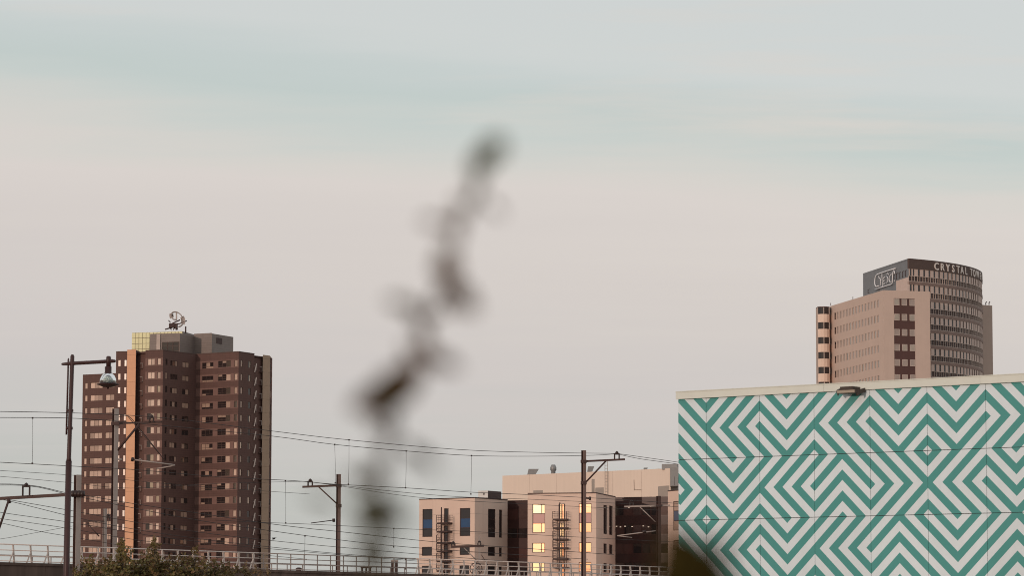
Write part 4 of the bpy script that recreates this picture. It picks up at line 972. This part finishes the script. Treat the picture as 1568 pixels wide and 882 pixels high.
# ================================================================== CATENARY MASTS
def mast(lab, x, ytop, ybase, D, w, turn, m1, m2, arm=None, brace=None, clamps=(), base_z=0, extra=None, hoop=None, reg=None):
    p = P(x, ytop, D); root = thing('catenary_mast', (p.x, D, base_z), lab, 'catenary mast', 'catenary masts along the railway')
    # H section: two flanges and a web, turned about the vertical
    c, s_ = math.cos(turn), math.sin(turn); ex = Vector((c, s_)); ey = Vector((-s_, c))
    b = MB()
    def plate(u0, u1, t0, t1, m):
        b.hexa([(p.x + ex.x * u + ey.x * t, D + ex.y * u + ey.y * t, z_) for z_ in (base_z, p.z) for u, t in ((u0, t0), (u1, t0), (u1, t1), (u0, t1))], m)
    plate(-w / 2, w / 2, -w / 2, -w / 2 + .03, m2); plate(-w / 2, w / 2, w / 2 - .03, w / 2, m1); plate(-.015, .015, -w / 2 + .031, w / 2 - .031, m1)  # lighter facing flange paints the lit side of two-tone masts
    b.build('column', root)
    for y_ in clamps:
        q_ = P(x, y_, D); b = MB(); b.box(q_.x - w * .85, q_.x + w * .85, D - w * .75, D + w * .75, q_.z - .1, q_.z + .1, M['steel_dark']); b.build('clamp', root)
    if arm:
        (xa, ya), (xb, yb), da, db, th, m = arm
        a_, b_ = P(xa, ya, D + da), P(xb, yb, D + db); b = MB(); b.bar(a_, b_, th, th, m); b.build('arm', root)
    if brace:
        for br_ in brace:
            (xa, ya), (xb, yb), da, db, th, m = br_
            b = MB(); b.tube([P(xa, ya, D + da), P(xb, yb, D + db)], th / 2, m, 6); b.build('brace', root)
    if hoop:
        for (hx, hy, hw, hh, dd_) in hoop:
            b = MB(); q_ = P(hx, hy, D + dd_); ww = hw / F * D; H = hh / F * D
            b.bar((q_.x - ww / 2, q_.y, q_.z), (q_.x - ww / 2, q_.y, q_.z + H), .07, .07, M['insul']); b.bar((q_.x + ww / 2, q_.y, q_.z), (q_.x + ww / 2, q_.y, q_.z + H), .07, .07, M['insul'])
            b.bar((q_.x - ww * .6, q_.y, q_.z + H), (q_.x + ww * .6, q_.y, q_.z + H), .11, .11, M['insul'])
            b.lathe((q_.x, q_.y, q_.z + H), [(.02, .0), (.11, .05), (.11, .12), (.02, .2)], M['insul'], 8); b.build('insulator', root)
    if reg:
        for pts, th, m in reg:
            b = MB(); b.tube([P(xx, yy, D + dd_) for xx, yy, dd_ in pts], th, m, 5); b.build('steady_arm', root)
    return root
sd, sm_, sg_ = M['steel_dark'], M['steel_mid'], M['steel_grey']
deck = E_W - .55
# nearest, thick grey post with a long rusty boom to the left
m1 = mast('broad grey mast left of the brown tower with a long boom to the left edge', 119, 727.5, 882, 184.5, .30, R(38), sm_, sg_,
          arm=((-40, 766.2), (119, 757), 3, 0, .17, sm_), brace=[((13.5, 766), (-2, 812), .5, .3, .13, sd), ((12, 763), (15, 771), .6, .6, .2, sd)], clamps=(757.3,),
          hoop=[(40, 759.5, 10.5, 14.5, 1)])
b = MB(); q_ = P(118, 757, 184.5)
for k in range(5): b.lathe((q_.x - .35 + k * .17, 184.1, q_.z - .18), [(.02, 0), (.14, .03), (.15, .18), (.14, .33), (.02, .36)], M['insul'], 10)
b.build('insulator_stack', m1)
mast('grey flanged mast with a bracket arm to the right against the orange shaft', 177, 626, 850, 200, .285, R(36), sd, sg_,
     arm=((170, 649), (248.5, 646.3), 0, .5, .1, sm_), brace=[((213, 650), (180, 690), 0, 0, .15, sd), ((195, 637), (253, 706), 0, 0, .05, sd)], clamps=(649,), base_z=deck,
     hoop=[(232, 647, 6, 7, .3)], reg=[([(179, 703.5, 0), (187, 704.5, 0)], .06, M['rail_dim']), ([(202, 704, .2), (268, 712.5, .6)], .045, M['rail_dim']), ([(268, 712.5, .6), (261, 714.5, .6), (240, 718, .6)], .04, M['rail_dim']), ([(201, 703.5, .2), (205, 704.3, .2)], .13, M['insul'])])
mast('slim pale mast low in front of the brown tower with a short arm', 161, 779.5, 858, 214, .20, R(40), sg_, sg_,
     arm=((125, 799), (168, 797.5), 0, 0, .1, sm_), brace=[((133, 801), (152, 822), 0, 0, .09, sm_)], clamps=(), base_z=deck, hoop=[(165.5, 798, 4, 6, 0)])
mast('dark slender mast standing alone against the pale sky', 518.6, 726.5, 874, 219, .215, R(38), sd, M['steel_rust'],
     arm=((463, 746), (519, 743.8), 0, 0, .13, sm_), brace=[((488, 746), (516, 772), 0, 0, .1, sm_)], clamps=(744, 775), base_z=deck,
     hoop=[(475, 745, 6.5, 7, 0)], reg=[([(511, 797, 0), (476, 801.5, 0)], .03, M['insul']), ([(513, 797, 0), (509, 797.3, 0)], .12, M['insul'])])
mast('tall dark mast rising in front of the yellow windowed block', 893.8, 690, 882, 228, .235, R(38), sd, M['steel_rust'],
     arm=((889, 707), (957, 703.8), 0, 0, .13, sd), brace=[((928, 706), (896, 740), 0, 0, .13, sd)], clamps=(707, 740),
     hoop=[(944.6, 703.5, 7, 8, 0)], reg=[([(895, 763, 0), (902, 763.5, 0)], .06, M['insul']), ([(902, 763.6, 0), (905, 764, 0)], .13, M['insul'])])
mast('dim brown mast beside the patterned hall with a pale arm to the left', 1008.5, 760, 870, 252, .26, R(30), sd, sm_,
     arm=((956, 776.3), (1026, 774.3), 0, 0, .11, M['rail_dim']), brace=[((980, 777), (1004, 800), 0, 0, .08, M['rail_dim'])], clamps=(774.5,), base_z=deck,
     hoop=[(967, 775.5, 5, 5.5, 0)], reg=[([(1004, 813.5, 0), (945, 821, 0)], .045, M['rail_dim']), ([(945, 821, 0), (968, 823.8, 0)], .035, M['rail_dim']), ([(984, 814.8, 0), (989, 814.6, 0)], .1, M['insul'])])
m6 = mast('thin pale mast with a balance wheel in front of the left pink block', 734, 822, 876, 238, .12, R(0), sg_, sg_,
     arm=((690, 838), (741, 836.5), 0, 0, .16, sm_), brace=[((710, 839), (733, 862), 0, 0, .08, M['rail_dim']), ((737, 850), (747, 866), 0, 0, .06, sd)], base_z=deck, hoop=[(694, 837.5, 5, 4, 0), (734, 837, 4, 5, 0)])
b = MB(); q_ = P(729, 872, 238); w_ = []
for k in range(25):
    a = 2 * math.pi * k / 24; w_.append((q_.x + math.cos(a) * .42, 238 - .2, q_.z + math.sin(a) * .42))
b.tube(w_, .035, sd, 6, caps=False)
for k in range(4):
    a = math.pi * k / 4; b.tube([(q_.x + math.cos(a) * .42, 237.8, q_.z + math.sin(a) * .42), (q_.x - math.cos(a) * .42, 237.8, q_.z - math.sin(a) * .42)], .02, sd, 4)
b.build('balance_wheel', m6)

# ================================================================== OVERHEAD WIRES
WG = 'overhead wires above the railway'
def wire(lab, pts, dD=6.0, r=.018, drops=(), m=None):
    ps = [P(x, y, Dr(x) + dD) for x, y in pts]
    # smooth through the measured points
    out = []
    for i in range(len(ps) - 1):
        p0, p1, p2, p3 = ps[max(i - 1, 0)], ps[i], ps[i + 1], ps[min(i + 2, len(ps) - 1)]
        for j in range(4):
            t_ = j / 4; out.append(.5 * (2 * p1 + (p2 - p0) * t_ + (2 * p0 - 5 * p1 + 4 * p2 - p3) * t_ * t_ + (3 * p1 - p0 - 3 * p2 + p3) * t_ ** 3))
    out.append(ps[-1])
    b = MB(); b.tube(out, r, m or M['wire'], 5)
    root = bpy.data.objects.new('overhead_wire', b.mesh('overhead_wire', ps[0])); COL.objects.link(root); root.location = ps[0]; tag(root, lab, 'overhead wire', WG)
    for (x0, y0, x1, y1) in drops:
        D_ = Dr(x0) + dD; b = MB(); b.tube([P(x0, y0, D_), P((x0 + x1) / 2 + (.4 if y1 - y0 > 55 else 0), (y0 + y1) / 2, D_), P(x1, y1, D_)], r * .55, M['wire'], 4); b.build('dropper', root)
        for xx, yy in ((x0, y0), (x1, y1)):
            q = P(xx, yy, D_); cb = MB(); cb.box(q.x - .045, q.x + .045, D_ - .04, D_ + .04, q.z - .045, q.z + .045, M['insul']); cb.build('clip', root)
    return root
wire('topmost overhead wire, running from the left edge to the tallest dark mast', [(-60, 629.5), (0, 630.4), (122, 633), (248, 640), (415, 660.2), (534, 674), (700, 688.6), (816, 693), (944, 694.8)], 4, drops=[(534.5, 674, 533.5, 742)])
wire('second overhead wire from the top, carrying thin droppers', [(-60, 639), (0, 639.6), (122, 641.2), (250, 652), (415, 668), (512, 681), (622, 691), (722, 698), (816, 699), (909, 697.5), (944, 695.2)], 4.3, drops=[(50, 640.2, 49.5, 710), (512.5, 681, 513.5, 740), (622, 691, 621, 747.5), (722, 698, 721, 757)])
wire('upper of the two wires falling from the tallest mast to the patterned hall', [(944, 694.8), (985, 700.5), (1040, 708.5), (1120, 721)], 4)
wire('lower of the two wires falling from the tallest mast to the patterned hall', [(944, 695.2), (980, 703), (1040, 711.5), (1120, 726)], 4.2)
wire('wire passing close under the arm of the lone mast', [(-60, 706), (0, 708.3), (111, 714.2), (205, 719.5), (340, 731), (440, 736), (474, 738.5), (514, 742), (622, 747.6), (718, 754), (811, 758), (941, 765), (1060, 773)], 6.5, drops=[(437, 736.5, 437.5, 801.5)])
wire('faint wire crossing the pink offices just below their roof line', [(476, 738.5), (523, 743.8), (604, 753), (700, 761), (811, 765), (941, 771), (1060, 778)], 7, .014)
wire('faint wire from the lone mast dipping behind the left pink block roof', [(476, 738.6), (523, 745), (604, 757.6), (674, 765), (760, 770), (860, 775), (1010, 782)], 7.2, .014)
wire('faint upper wire at the left edge ending behind the lamp post', [(-60, 718.5), (0, 721), (101, 727.4), (180, 734), (300, 745), (474, 757)], 8, .012)
wire('faint lower wire at the left edge ending behind the lamp post', [(-60, 728), (0, 730), (101, 739), (200, 748), (330, 741), (474, 737.5)], 8.3, .012)
wire('doubled wire dropping from the boom hoop across the brown tower, upper strand', [(-60, 742), (40, 742.8), (103, 755.5), (127, 758.5), (200, 771), (308, 787), (400, 800.8), (474, 810), (514, 814), (674, 831.2), (800, 840), (940, 850)], 2.0)
wire('doubled wire dropping from the boom hoop across the brown tower, lower strand', [(-60, 744.5), (40, 744), (103, 757.5), (127, 762.5), (200, 777.5), (308, 798), (412, 813), (514, 826.7), (620, 838), (760, 848), (900, 857)], 2.4, drops=[(467, 821.2, 466.5, 850)])
wire('contact wire at mid height of the lone mast', [(330, 797), (400, 800.5), (474, 803.2), (603, 809.6), (700, 813.6), (811, 819), (941, 826), (1060, 832)], 7, .015, drops=[(603, 810, 602.8, 838)])
wire('thin wire starting at the boom foot, upper one of the pair', [(-60, 752), (21, 767), (112, 783), (200, 799), (308, 816), (412, 828), (514, 838), (674, 852), (800, 862)], 2.6, .016)
wire('thin wire starting at the boom foot, lower one of the pair', [(-60, 753), (13, 767.5), (112, 792), (200, 810), (308, 826), (412, 838), (514, 848), (640, 858), (800, 868)], 2.9, .016, drops=[(621, 857, 620.6, 872)])
wire('wire crossing low behind the lamp post, upper of three', [(-60, 774), (6, 786), (112, 801), (220, 819), (330, 833), (470, 846), (640, 860)], 3.2, .015)
wire('wire crossing low behind the lamp post, middle of three', [(-60, 786), (0, 794.6), (98, 808.6), (200, 826), (330, 843), (470, 857)], 3.5, .014)
wire('wire crossing low behind the lamp post, lowest of three', [(-60, 788), (0, 801), (62, 814.5), (112, 823), (200, 838), (300, 851)], 3.8, .014)
wire('very thin far wire low above the left railing with two small clips', [(-60, 831), (0, 826), (62, 815), (112, 806), (160, 799)], 14, .012)
wire('short cable sagging from the top of the second mast', [(176, 640), (192, 637.3), (200, 640), (216, 659), (253, 706)], 7, .02)

# ================================================================== TRACKSIDE THINGS
def trackside():
    D = Dr(604) + 2.5
    for x, l in ((601.2, 'left of two short dark marker posts beside the track'), (607.0, 'right of two short dark marker posts beside the track')):
        p = P(x, 858.5, D); t = thing('marker_post', (p.x, D, deck), l, 'marker post', 'marker posts beside the track')
        b = MB(); b.box(p.x - .09, p.x + .09, D - .08, D + .08, deck, p.z - .1, M['steel_dark']); b.build('post', t)
        b = MB(); b.box(p.x - .11, p.x + .11, D - .1, D + .1, p.z - .098, p.z, M['rail_dim']); b.build('cap', t)
    D = Dr(560) + 2.5; a, c = P(552.5, 869.5, D), P(569, 869.5, D)
    t = thing('cable_trestle', ((a.x + c.x) / 2, D, deck), 'low dark steel trestle standing beside the track', 'trestle')
    b = MB(); b.bar(a, c, .5, .1, M['steel_dark']); b.build('top_beam', t)
    for f in (.12, .5, .88):
        p = a.lerp(c, f); b = MB(); b.box(p.x - .05, p.x + .05, D - .2, D + .2, deck, p.z - .06, M['steel_dark']); b.build('leg', t)
    D = Dr(457) + 1.5; p = P(457.5, 870.5, D)
    t = thing('track_box', (p.x, D, deck), 'small dark rounded box beside the track near the brown tower', 'track box')
    b = MB(); b.box(p.x - .16, p.x + .16, D - .15, D + .15, deck, p.z - .06, M['steel_dark']); b.build('body', t)
    b = MB(); b.lathe((p.x, D, p.z - .059), [(.2, 0), (.19, .04), (.1, .09), (0, .1)], M['steel_dark'], 10); b.build('lid', t)
    # bird
    D = Dr(420) + 1; p = P(419.8, 825.5, D)
    t = thing('bird', tuple(p), 'small dark bird flying just right of the brown tower', 'bird')
    bm = bmesh.new(); rings = []
    prof = [(-.14, .004, 0), (-.09, .018, .0), (-.02, .042, .0), (.05, .045, .005), (.09, .032, .02), (.12, .030, .028), (.145, .018, .026), (.175, .002, .02)]
    for yy, r_, zz_ in prof:
        rings.append([bm.verts.new((yy, math.cos(2 * math.pi * k / 8) * r_, zz_ + math.sin(2 * math.pi * k / 8) * r_)) for k in range(8)])
    for a_, c_ in zip(rings, rings[1:]):
        for k in range(8): bm.faces.new((a_[k], a_[(k + 1) % 8], c_[(k + 1) % 8], c_[k]))
    for s_ in (-1, 1):
        for th in (0, 1):
            f = [(.07, s_ * .03, .03 + th * .008), (.03, s_ * .14, .085 + th * .006), (-.04, s_ * .24, .055 + th * .003), (-.05, s_ * .12, .05 + th * .006), (-.05, s_ * .03, .02 + th * .008)]
            vs = [bm.verts.new(v) for v in f]; bm.faces.new(vs if (s_ > 0) == bool(th) else vs[::-1])
    tl = [bm.verts.new(v) for v in ((-.12, -.012, .004), (-.12, .012, .004), (-.21, .035, .0), (-.21, -.035, .0))]; bm.faces.new(tl)
    me = bpy.data.meshes.new('body'); bm.to_mesh(me); bm.free(); me.materials.append(M['bird'])
    o = bpy.data.objects.new('body', me); COL.objects.link(o); o.parent = t; o.rotation_euler = (0, R(25), R(215))
trackside()

# ================================================================== STREET LAMP
def street_lamp():
    D = 104.0; p = lambda x, y, dd=0: P(x, y, D + dd); m = M['lamp_paint']
    base = p(101.4, 882); tp_ = p(105.3, 707)
    k = base.z / (tp_.z - base.z); foot = base + (base - tp_) * k
    root = thing('street_lamp', tuple(foot), 'dark red-brown street lamp with a crossbar and a hanging glass dome lantern', 'street lamp')
    top = p(108.3, 543); j = p(103, 706)
    b = MB(); jd = j; b.tube([foot, p(105.3, 706.5)], .095, m, 12); b.build('lower_pole', root)
    b = MB(); b.tube([p(105.25, 709), p(105.5, 702), p(110.8, 546), p(110.9, 543)], [.095, .068, .064, .035], m, 12); b.build('upper_pole', root)
    b = MB(); b.tube([p(101.6, 666), p(104.7, 551), p(104.8, 548.5)], [.028, .028, .014], m, 8); b.build('side_rod', root)
    for y_ in (629, 656):
        b = MB(); c = p(107.9 - (y_ - 629) * .03, y_); b.tube([(c.x - .125, c.y, c.z), (c.x + .085, c.y, c.z)], .045, m, 8); b.build('clamp', root)
    b = MB(); b.tube([p(94, 558), p(96, 557.8), p(108, 556.8), p(150, 554.5), p(172, 553), p(176, 553.2), p(177.5, 553.6)], [.02, .042, .06, .058, .06, .045, .02], m, 10); b.build('crossbar', root)
    b = MB(); b.tube([p(166.3, 545.5), p(166.3, 547), p(166.2, 562)], [.05, .075, .075], m, 12); b.build('hanger', root)
    c = p(165.4, 588.5); pxm = D / F
    b = MB(); b.lathe(c, [(.02, 27 * pxm), (5.2 * pxm, 27 * pxm), (5.2 * pxm, 17.5 * pxm), (6.5 * pxm, 17 * pxm), (6.5 * pxm, 14.8 * pxm), (0, 14.6 * pxm)], m, 16); cap_ = b.build('lantern_neck', root)
    b = MB(); b.lathe(c, [(6.4 * pxm, 16.2 * pxm), (9.5 * pxm, 13.5 * pxm), (12 * pxm, 8.5 * pxm), (13.4 * pxm, .4 * pxm), (13.0 * pxm, .5 * pxm), (11.6 * pxm, 8.4 * pxm), (9.2 * pxm, 13.1 * pxm), (6.4 * pxm, 15.8 * pxm)], M['lamp_glass'], 20); b.build('glass_dome', root)
    b = MB(); b.lathe(c, [(4.4 * pxm, 12.5 * pxm), (8 * pxm, 9.5 * pxm), (11.2 * pxm, 1 * pxm), (0, 1 * pxm)], M['lamp_white'], 18); b.build('reflector', root)
    b = MB(); b.lathe(c, [(0, 14.5 * pxm), (5.2 * pxm, 14.4 * pxm), (5.2 * pxm, 11.5 * pxm), (0, 11.3 * pxm)], m, 14); b.build('lamp_holder', root)
    b = MB(); b.lathe(c, [(13 * pxm, .3 * pxm), (17.5 * pxm, .2 * pxm), (17.5 * pxm, -.6 * pxm), (13 * pxm, -2 * pxm), (8 * pxm, -4.2 * pxm), (2 * pxm, -5 * pxm), (1.2 * pxm, -7.4 * pxm), (0, -7.6 * pxm)], m, 20); b.build('rim_tray', root)
street_lamp()

# ================================================================== SHRUBS
def leafy(name, lab, cat, cx, D, pts, nleaf, ls, mats, seed, group=None):
    """pts: list of (photo x, photo y, radius in m): lobes of the crown"""
    rnd = random.Random(seed)
    root = thing(name, (PX(cx, D), D, 0), lab, cat, group)
    tb = MB(); lobes = [(P(x, y + (7 if r > .45 else 1), D + rnd.uniform(-1.2, 1.2)), r) for x, y, r in pts]
    for c, r in lobes:
        gx = PX(cx, D) + (c.x - PX(cx, D)) * .55
        base = Vector((gx, D, 0)); mid = base.lerp(c, .55) + Vector((rnd.uniform(-.25, .25), rnd.uniform(-.25, .25), 0))
        tb.tube([base, mid, c], [.05, .035, .012], M['twig'], 5)
        for k in range(5):
            e = c + Vector((rnd.gauss(0, 1), rnd.gauss(0, 1), rnd.gauss(.4, .8))).normalized() * r * rnd.uniform(.7, 1.15)
            tb.tube([mid.lerp(c, rnd.uniform(.2, .9)), e], [.018, .006], M['twig'], 4)
    tb.build('stem', root)
    lb = MB(); tot = sum(r * r for _, r in lobes)
    for c, r in lobes:
        for _ in range(4):
            a = c + Vector((rnd.gauss(0, r * .5), rnd.gauss(0, r * .5), r * .3)); hgt = rnd.uniform(.15, .6)
            for q in range(22):
                f = rnd.random() ** .8; q_ = a + Vector((rnd.gauss(0, .035), rnd.gauss(0, .035), hgt * f + r * .4)); l = ls * rnd.uniform(.5, 1.0)
                dv = Vector((rnd.gauss(0, 1), rnd.gauss(0, 1), rnd.uniform(.2, 1.2))).normalized(); u = dv.cross(Vector((rnd.gauss(0, 1), rnd.gauss(0, 1), .3))).normalized() * l * .25
                lb.poly([q_, q_ + dv * l * .5 + u, q_ + dv * l, q_ + dv * l * .5 - u], rnd.choices(mats, (4, 4, 2))[0])
    for c, r in lobes:
        cl = [c + Vector((rnd.gauss(0, 1), rnd.gauss(0, 1), rnd.gauss(0, 1))).normalized() * r * rnd.uniform(.25, 1) for _ in range(14)]
        for _ in range(int(.8 * nleaf * r * r / tot)):
            q_ = rnd.choice(cl) + Vector((rnd.gauss(0, r * .2), rnd.gauss(0, r * .2), rnd.gauss(0, r * .24)))
            if rnd.random() < .25: q_.z -= rnd.uniform(0, 2.5)
            a = Vector((rnd.gauss(0, 1), rnd.gauss(0, 1), rnd.gauss(0, .7))).normalized(); u = a.cross(Vector((rnd.gauss(0, 1), rnd.gauss(0, 1), rnd.gauss(0, 1)))).normalized()
            l = ls * rnd.uniform(.6, 1.4); w = l * .32
            lb.poly([q_, q_ + a * l * .45 + u * w, q_ + a * l, q_ + a * l * .45 - u * w], rnd.choices(mats, (5, 4, 1))[0])
    lb.build('foliage', root)
la, lb_, lc_ = M['leaf_a'], M['leaf_b'], M['leaf_c']
leafy('shrub', 'olive shrub at the foot of the broad grey mast', 'shrub', 135, 181, [(118, 886, .5), (135, 876, .7), (150, 870, .7), (160, 880, .9), (128, 894, .8)], 2400, .19, (la, lb_, lc_), 1)
leafy('shrub', 'tallest dark shrub with a narrow top overlapping the orange shaft', 'shrub', 190, 180, [(186, 842, .17), (187, 848, .24), (188, 856, .36), (180, 868, .8), (198, 868, .8), (205, 880, .9), (175, 885, .9)], 2800, .19, (la, lb_, la), 2)
leafy('shrub', 'wispy brownish shrub with a thin pale tip below the corner bay', 'shrub', 240, 182, [(236, 840, .13), (238, 847, .2), (232, 855, .3), (242, 858, .5), (225, 868, .8), (245, 872, .9), (232, 888, 1)], 2700, .18, (lb_, la, lc_), 3)
leafy('shrub', 'broad olive shrub in the middle of the shrub row', 'shrub', 285, 183, [(268, 871, .6), (287, 867, .6), (298, 855, .22), (302, 872, .6), (280, 882, 1), (305, 884, .9), (262, 882, .9)], 2700, .19, (la, lb_, lc_), 4)
leafy('shrub', 'low brown shrub at the right end of the shrub row', 'shrub', 335, 186, [(322, 872, .5), (330, 878, .6), (345, 876, .5), (358, 882, .5), (320, 886, .9), (372, 886, .4), (340, 890, .7)], 2400, .18, (lb_, la, lc_), 5)
leafy('weed', 'thin dry weeds growing against the viaduct wall', 'weeds', 392, 196, [(382, 884, .3), (398, 886, .3), (410, 885, .25), (376, 876, .15), (391, 875, .12)], 900, .10, (lb_, lc_, la), 6)

# ================================================================== NEAR, OUT-OF-FOCUS PLANTS
def leaf_mesh(L, W, m, fold=.25, curl=.25):
    b = MB(); n = 6; cols = []
    for i in range(n + 1):
        t_ = i / n; w = W / 2 * math.sin(math.pi * min(t_ * .92 + .04, 1)) ** .8; y = L * t_; z = -curl * L * t_ * t_
        cols.append(((-w, y, z + fold * w), (0, y, z), (w, y, z + fold * w)))
    for a, c in zip(cols, cols[1:]):
        b.poly([a[0], a[1], c[1], c[0]], m, True); b.poly([a[1], a[2], c[2], c[1]], m, True)
    me = b.mesh('leaf'); return me
def near_plant(lab, D, stem_px, leaves, name='leafy_twig'):
    pts = [P(x, y, D + dd) for x, y, dd in stem_px]
    foot = Vector((pts[0].x - .06, pts[0].y + .05, 0)); pts = [foot, foot.lerp(pts[0], .6) + Vector((.01, 0, 0))] + pts
    root = thing(name, tuple(foot), lab, 'plant')
    b = MB(); n = len(pts); b.tube(pts, [.0058 - .0042 * i / (n - 1) for i in range(n)], M['twig'], 6); b.build('stem', root)
    rl = random.Random(11)
    if len(stem_px) > 4:
        extra = []
        for (x0, y0, d0), (x1, y1, d1) in zip(stem_px, stem_px[1:]):
            for k in range(1):
                f = rl.random(); x, y = x0 + (x1 - x0) * f, y0 + (y1 - y0) * f
                side = rl.choice((-1, 1)); extra.append((x + side * rl.uniform(6, 20), y - rl.uniform(0, 10), rl.uniform(26, 44), rl.uniform(12, 19), 90 - side * rl.uniform(15, 75), d0 + rl.uniform(-.03, .05), 'near_brown' if 290 < y < 680 else 'near_green', rl.uniform(-.4, .5)))
        leaves = leaves + extra
    for (x, y, L, W, ang, dd, mk, tilt) in leaves:         # centre px, length and width in px, image angle in degrees (0 = right, ccw)
        c = P(x, y, D + dd); k = D / F; a = R(ang)
        me = leaf_mesh(L * k, W * k, M[mk])
        o = bpy.data.objects.new('leaf', me); COL.objects.link(o); o.parent = root
        ydir = Vector((math.cos(a), math.sin(tilt) * .6, math.sin(a))).normalized(); nrm = Vector((0, -1, 0)); nrm = (nrm - ydir * nrm.dot(ydir)).normalized()
        xdir = ydir.cross(nrm).normalized()
        Rm = Matrix((xdir, ydir, nrm)).transposed(); o.rotation_euler = Rm.to_euler()
        o.location = c - ydir * (L * k * .5) - foot
near_plant('tall blurred leafy stem rising across the middle of the sky', 3.1,
    [(572, 900, 0), (576, 840, .0), (580, 770, .01), (590, 690, .02), (598, 610, .03), (640, 540, .03), (662, 470, .02), (690, 410, .02), (705, 345, .01), (728, 285, 0), (748, 235, 0)],
    [(755, 228, 56, 40, 50, 0, 'near_green', .2), (735, 252, 54, 36, 70, .02, 'near_green', -.2), (728, 292, 60, 16, 80, .03, 'near_green', .3),
     (757, 318, 34, 14, 320, .06, 'near_brown', .3), (698, 345, 46, 24, 75, .0, 'near_brown', .4), (664, 340, 50, 17, 165, .05, 'near_brown', .5), 
     (684, 410, 72, 42, 98, 0, 'near_brown', .1), (704, 454, 70, 40, 320, .01, 'near_brown', .1), (690, 430, 34, 24, 60, .02, 'near_leaf', .1),
     (616, 466, 66, 20, 160, .04, 'near_leaf', .4), (642, 486, 44, 24, 280, .0, 'near_brown', .4), (650, 528, 44, 24, 100, 0, 'near_brown', .3), (674, 552, 72, 26, 340, .03, 'near_brown', .3),
     (630, 552, 44, 18, 60, .02, 'near_brown', .3),
     (606, 594, 112, 58, 42, 0, 'near_brown', .05), (584, 611, 100, 52, 18, .01, 'near_brown', .05), (590, 600, 70, 44, 80, .02, 'near_leaf', .1), (600, 606, 62, 36, 45, -.01, 'near_leaf', .05),
     (600, 655, 60, 18, 85, .03, 'near_brown', .3), (645, 700, 74, 22, 325, .05, 'near_leaf', .4), (548, 735, 60, 20, 150, .06, 'near_leaf', .4), (490, 765, 60, 16, 170, .1, 'near_leaf', .5), (575, 722, 50, 22, 60, .05, 'near_leaf', .4),
     (578, 780, 84, 46, 355, .01, 'near_green', .1), (598, 792, 58, 34, 330, .02, 'near_leaf', .2), (562, 788, 54, 32, 75, .02, 'near_green', .2),
     (570, 832, 84, 34, 88, .02, 'near_green', .3), (590, 846, 40, 16, 60, .04, 'near_leaf', .3), (552, 856, 40, 16, 120, .04, 'near_leaf', .3)])
near_plant('dark blurred leaf tip poking up at the bottom edge beside the patterned hall', 2.9,
    [(1068, 935, 0), (1064, 900, 0)],
    [(1038, 858, 104, 64, 103, 0, 'dim_leaf', .05), (1058, 860, 110, 74, 118, .01, 'dim_leaf', .05), (1078, 874, 124, 64, 138, .01, 'dim_leaf', .05), (1103, 846, 70, 26, 58, .05, 'dim_leaf', .2),
     (1042, 894, 124, 92, 92, .02, 'dim_leaf', .05), (1090, 902, 128, 70, 148, .02, 'dim_leaf', .05), (1066, 888, 90, 74, 90, .02, 'dim_leaf', .05), (1022, 872, 84, 24, 96, .06, 'dim_leaf', .2), (1112, 886, 80, 30, 145, .05, 'dim_leaf', .2)], name='leafy_plant')
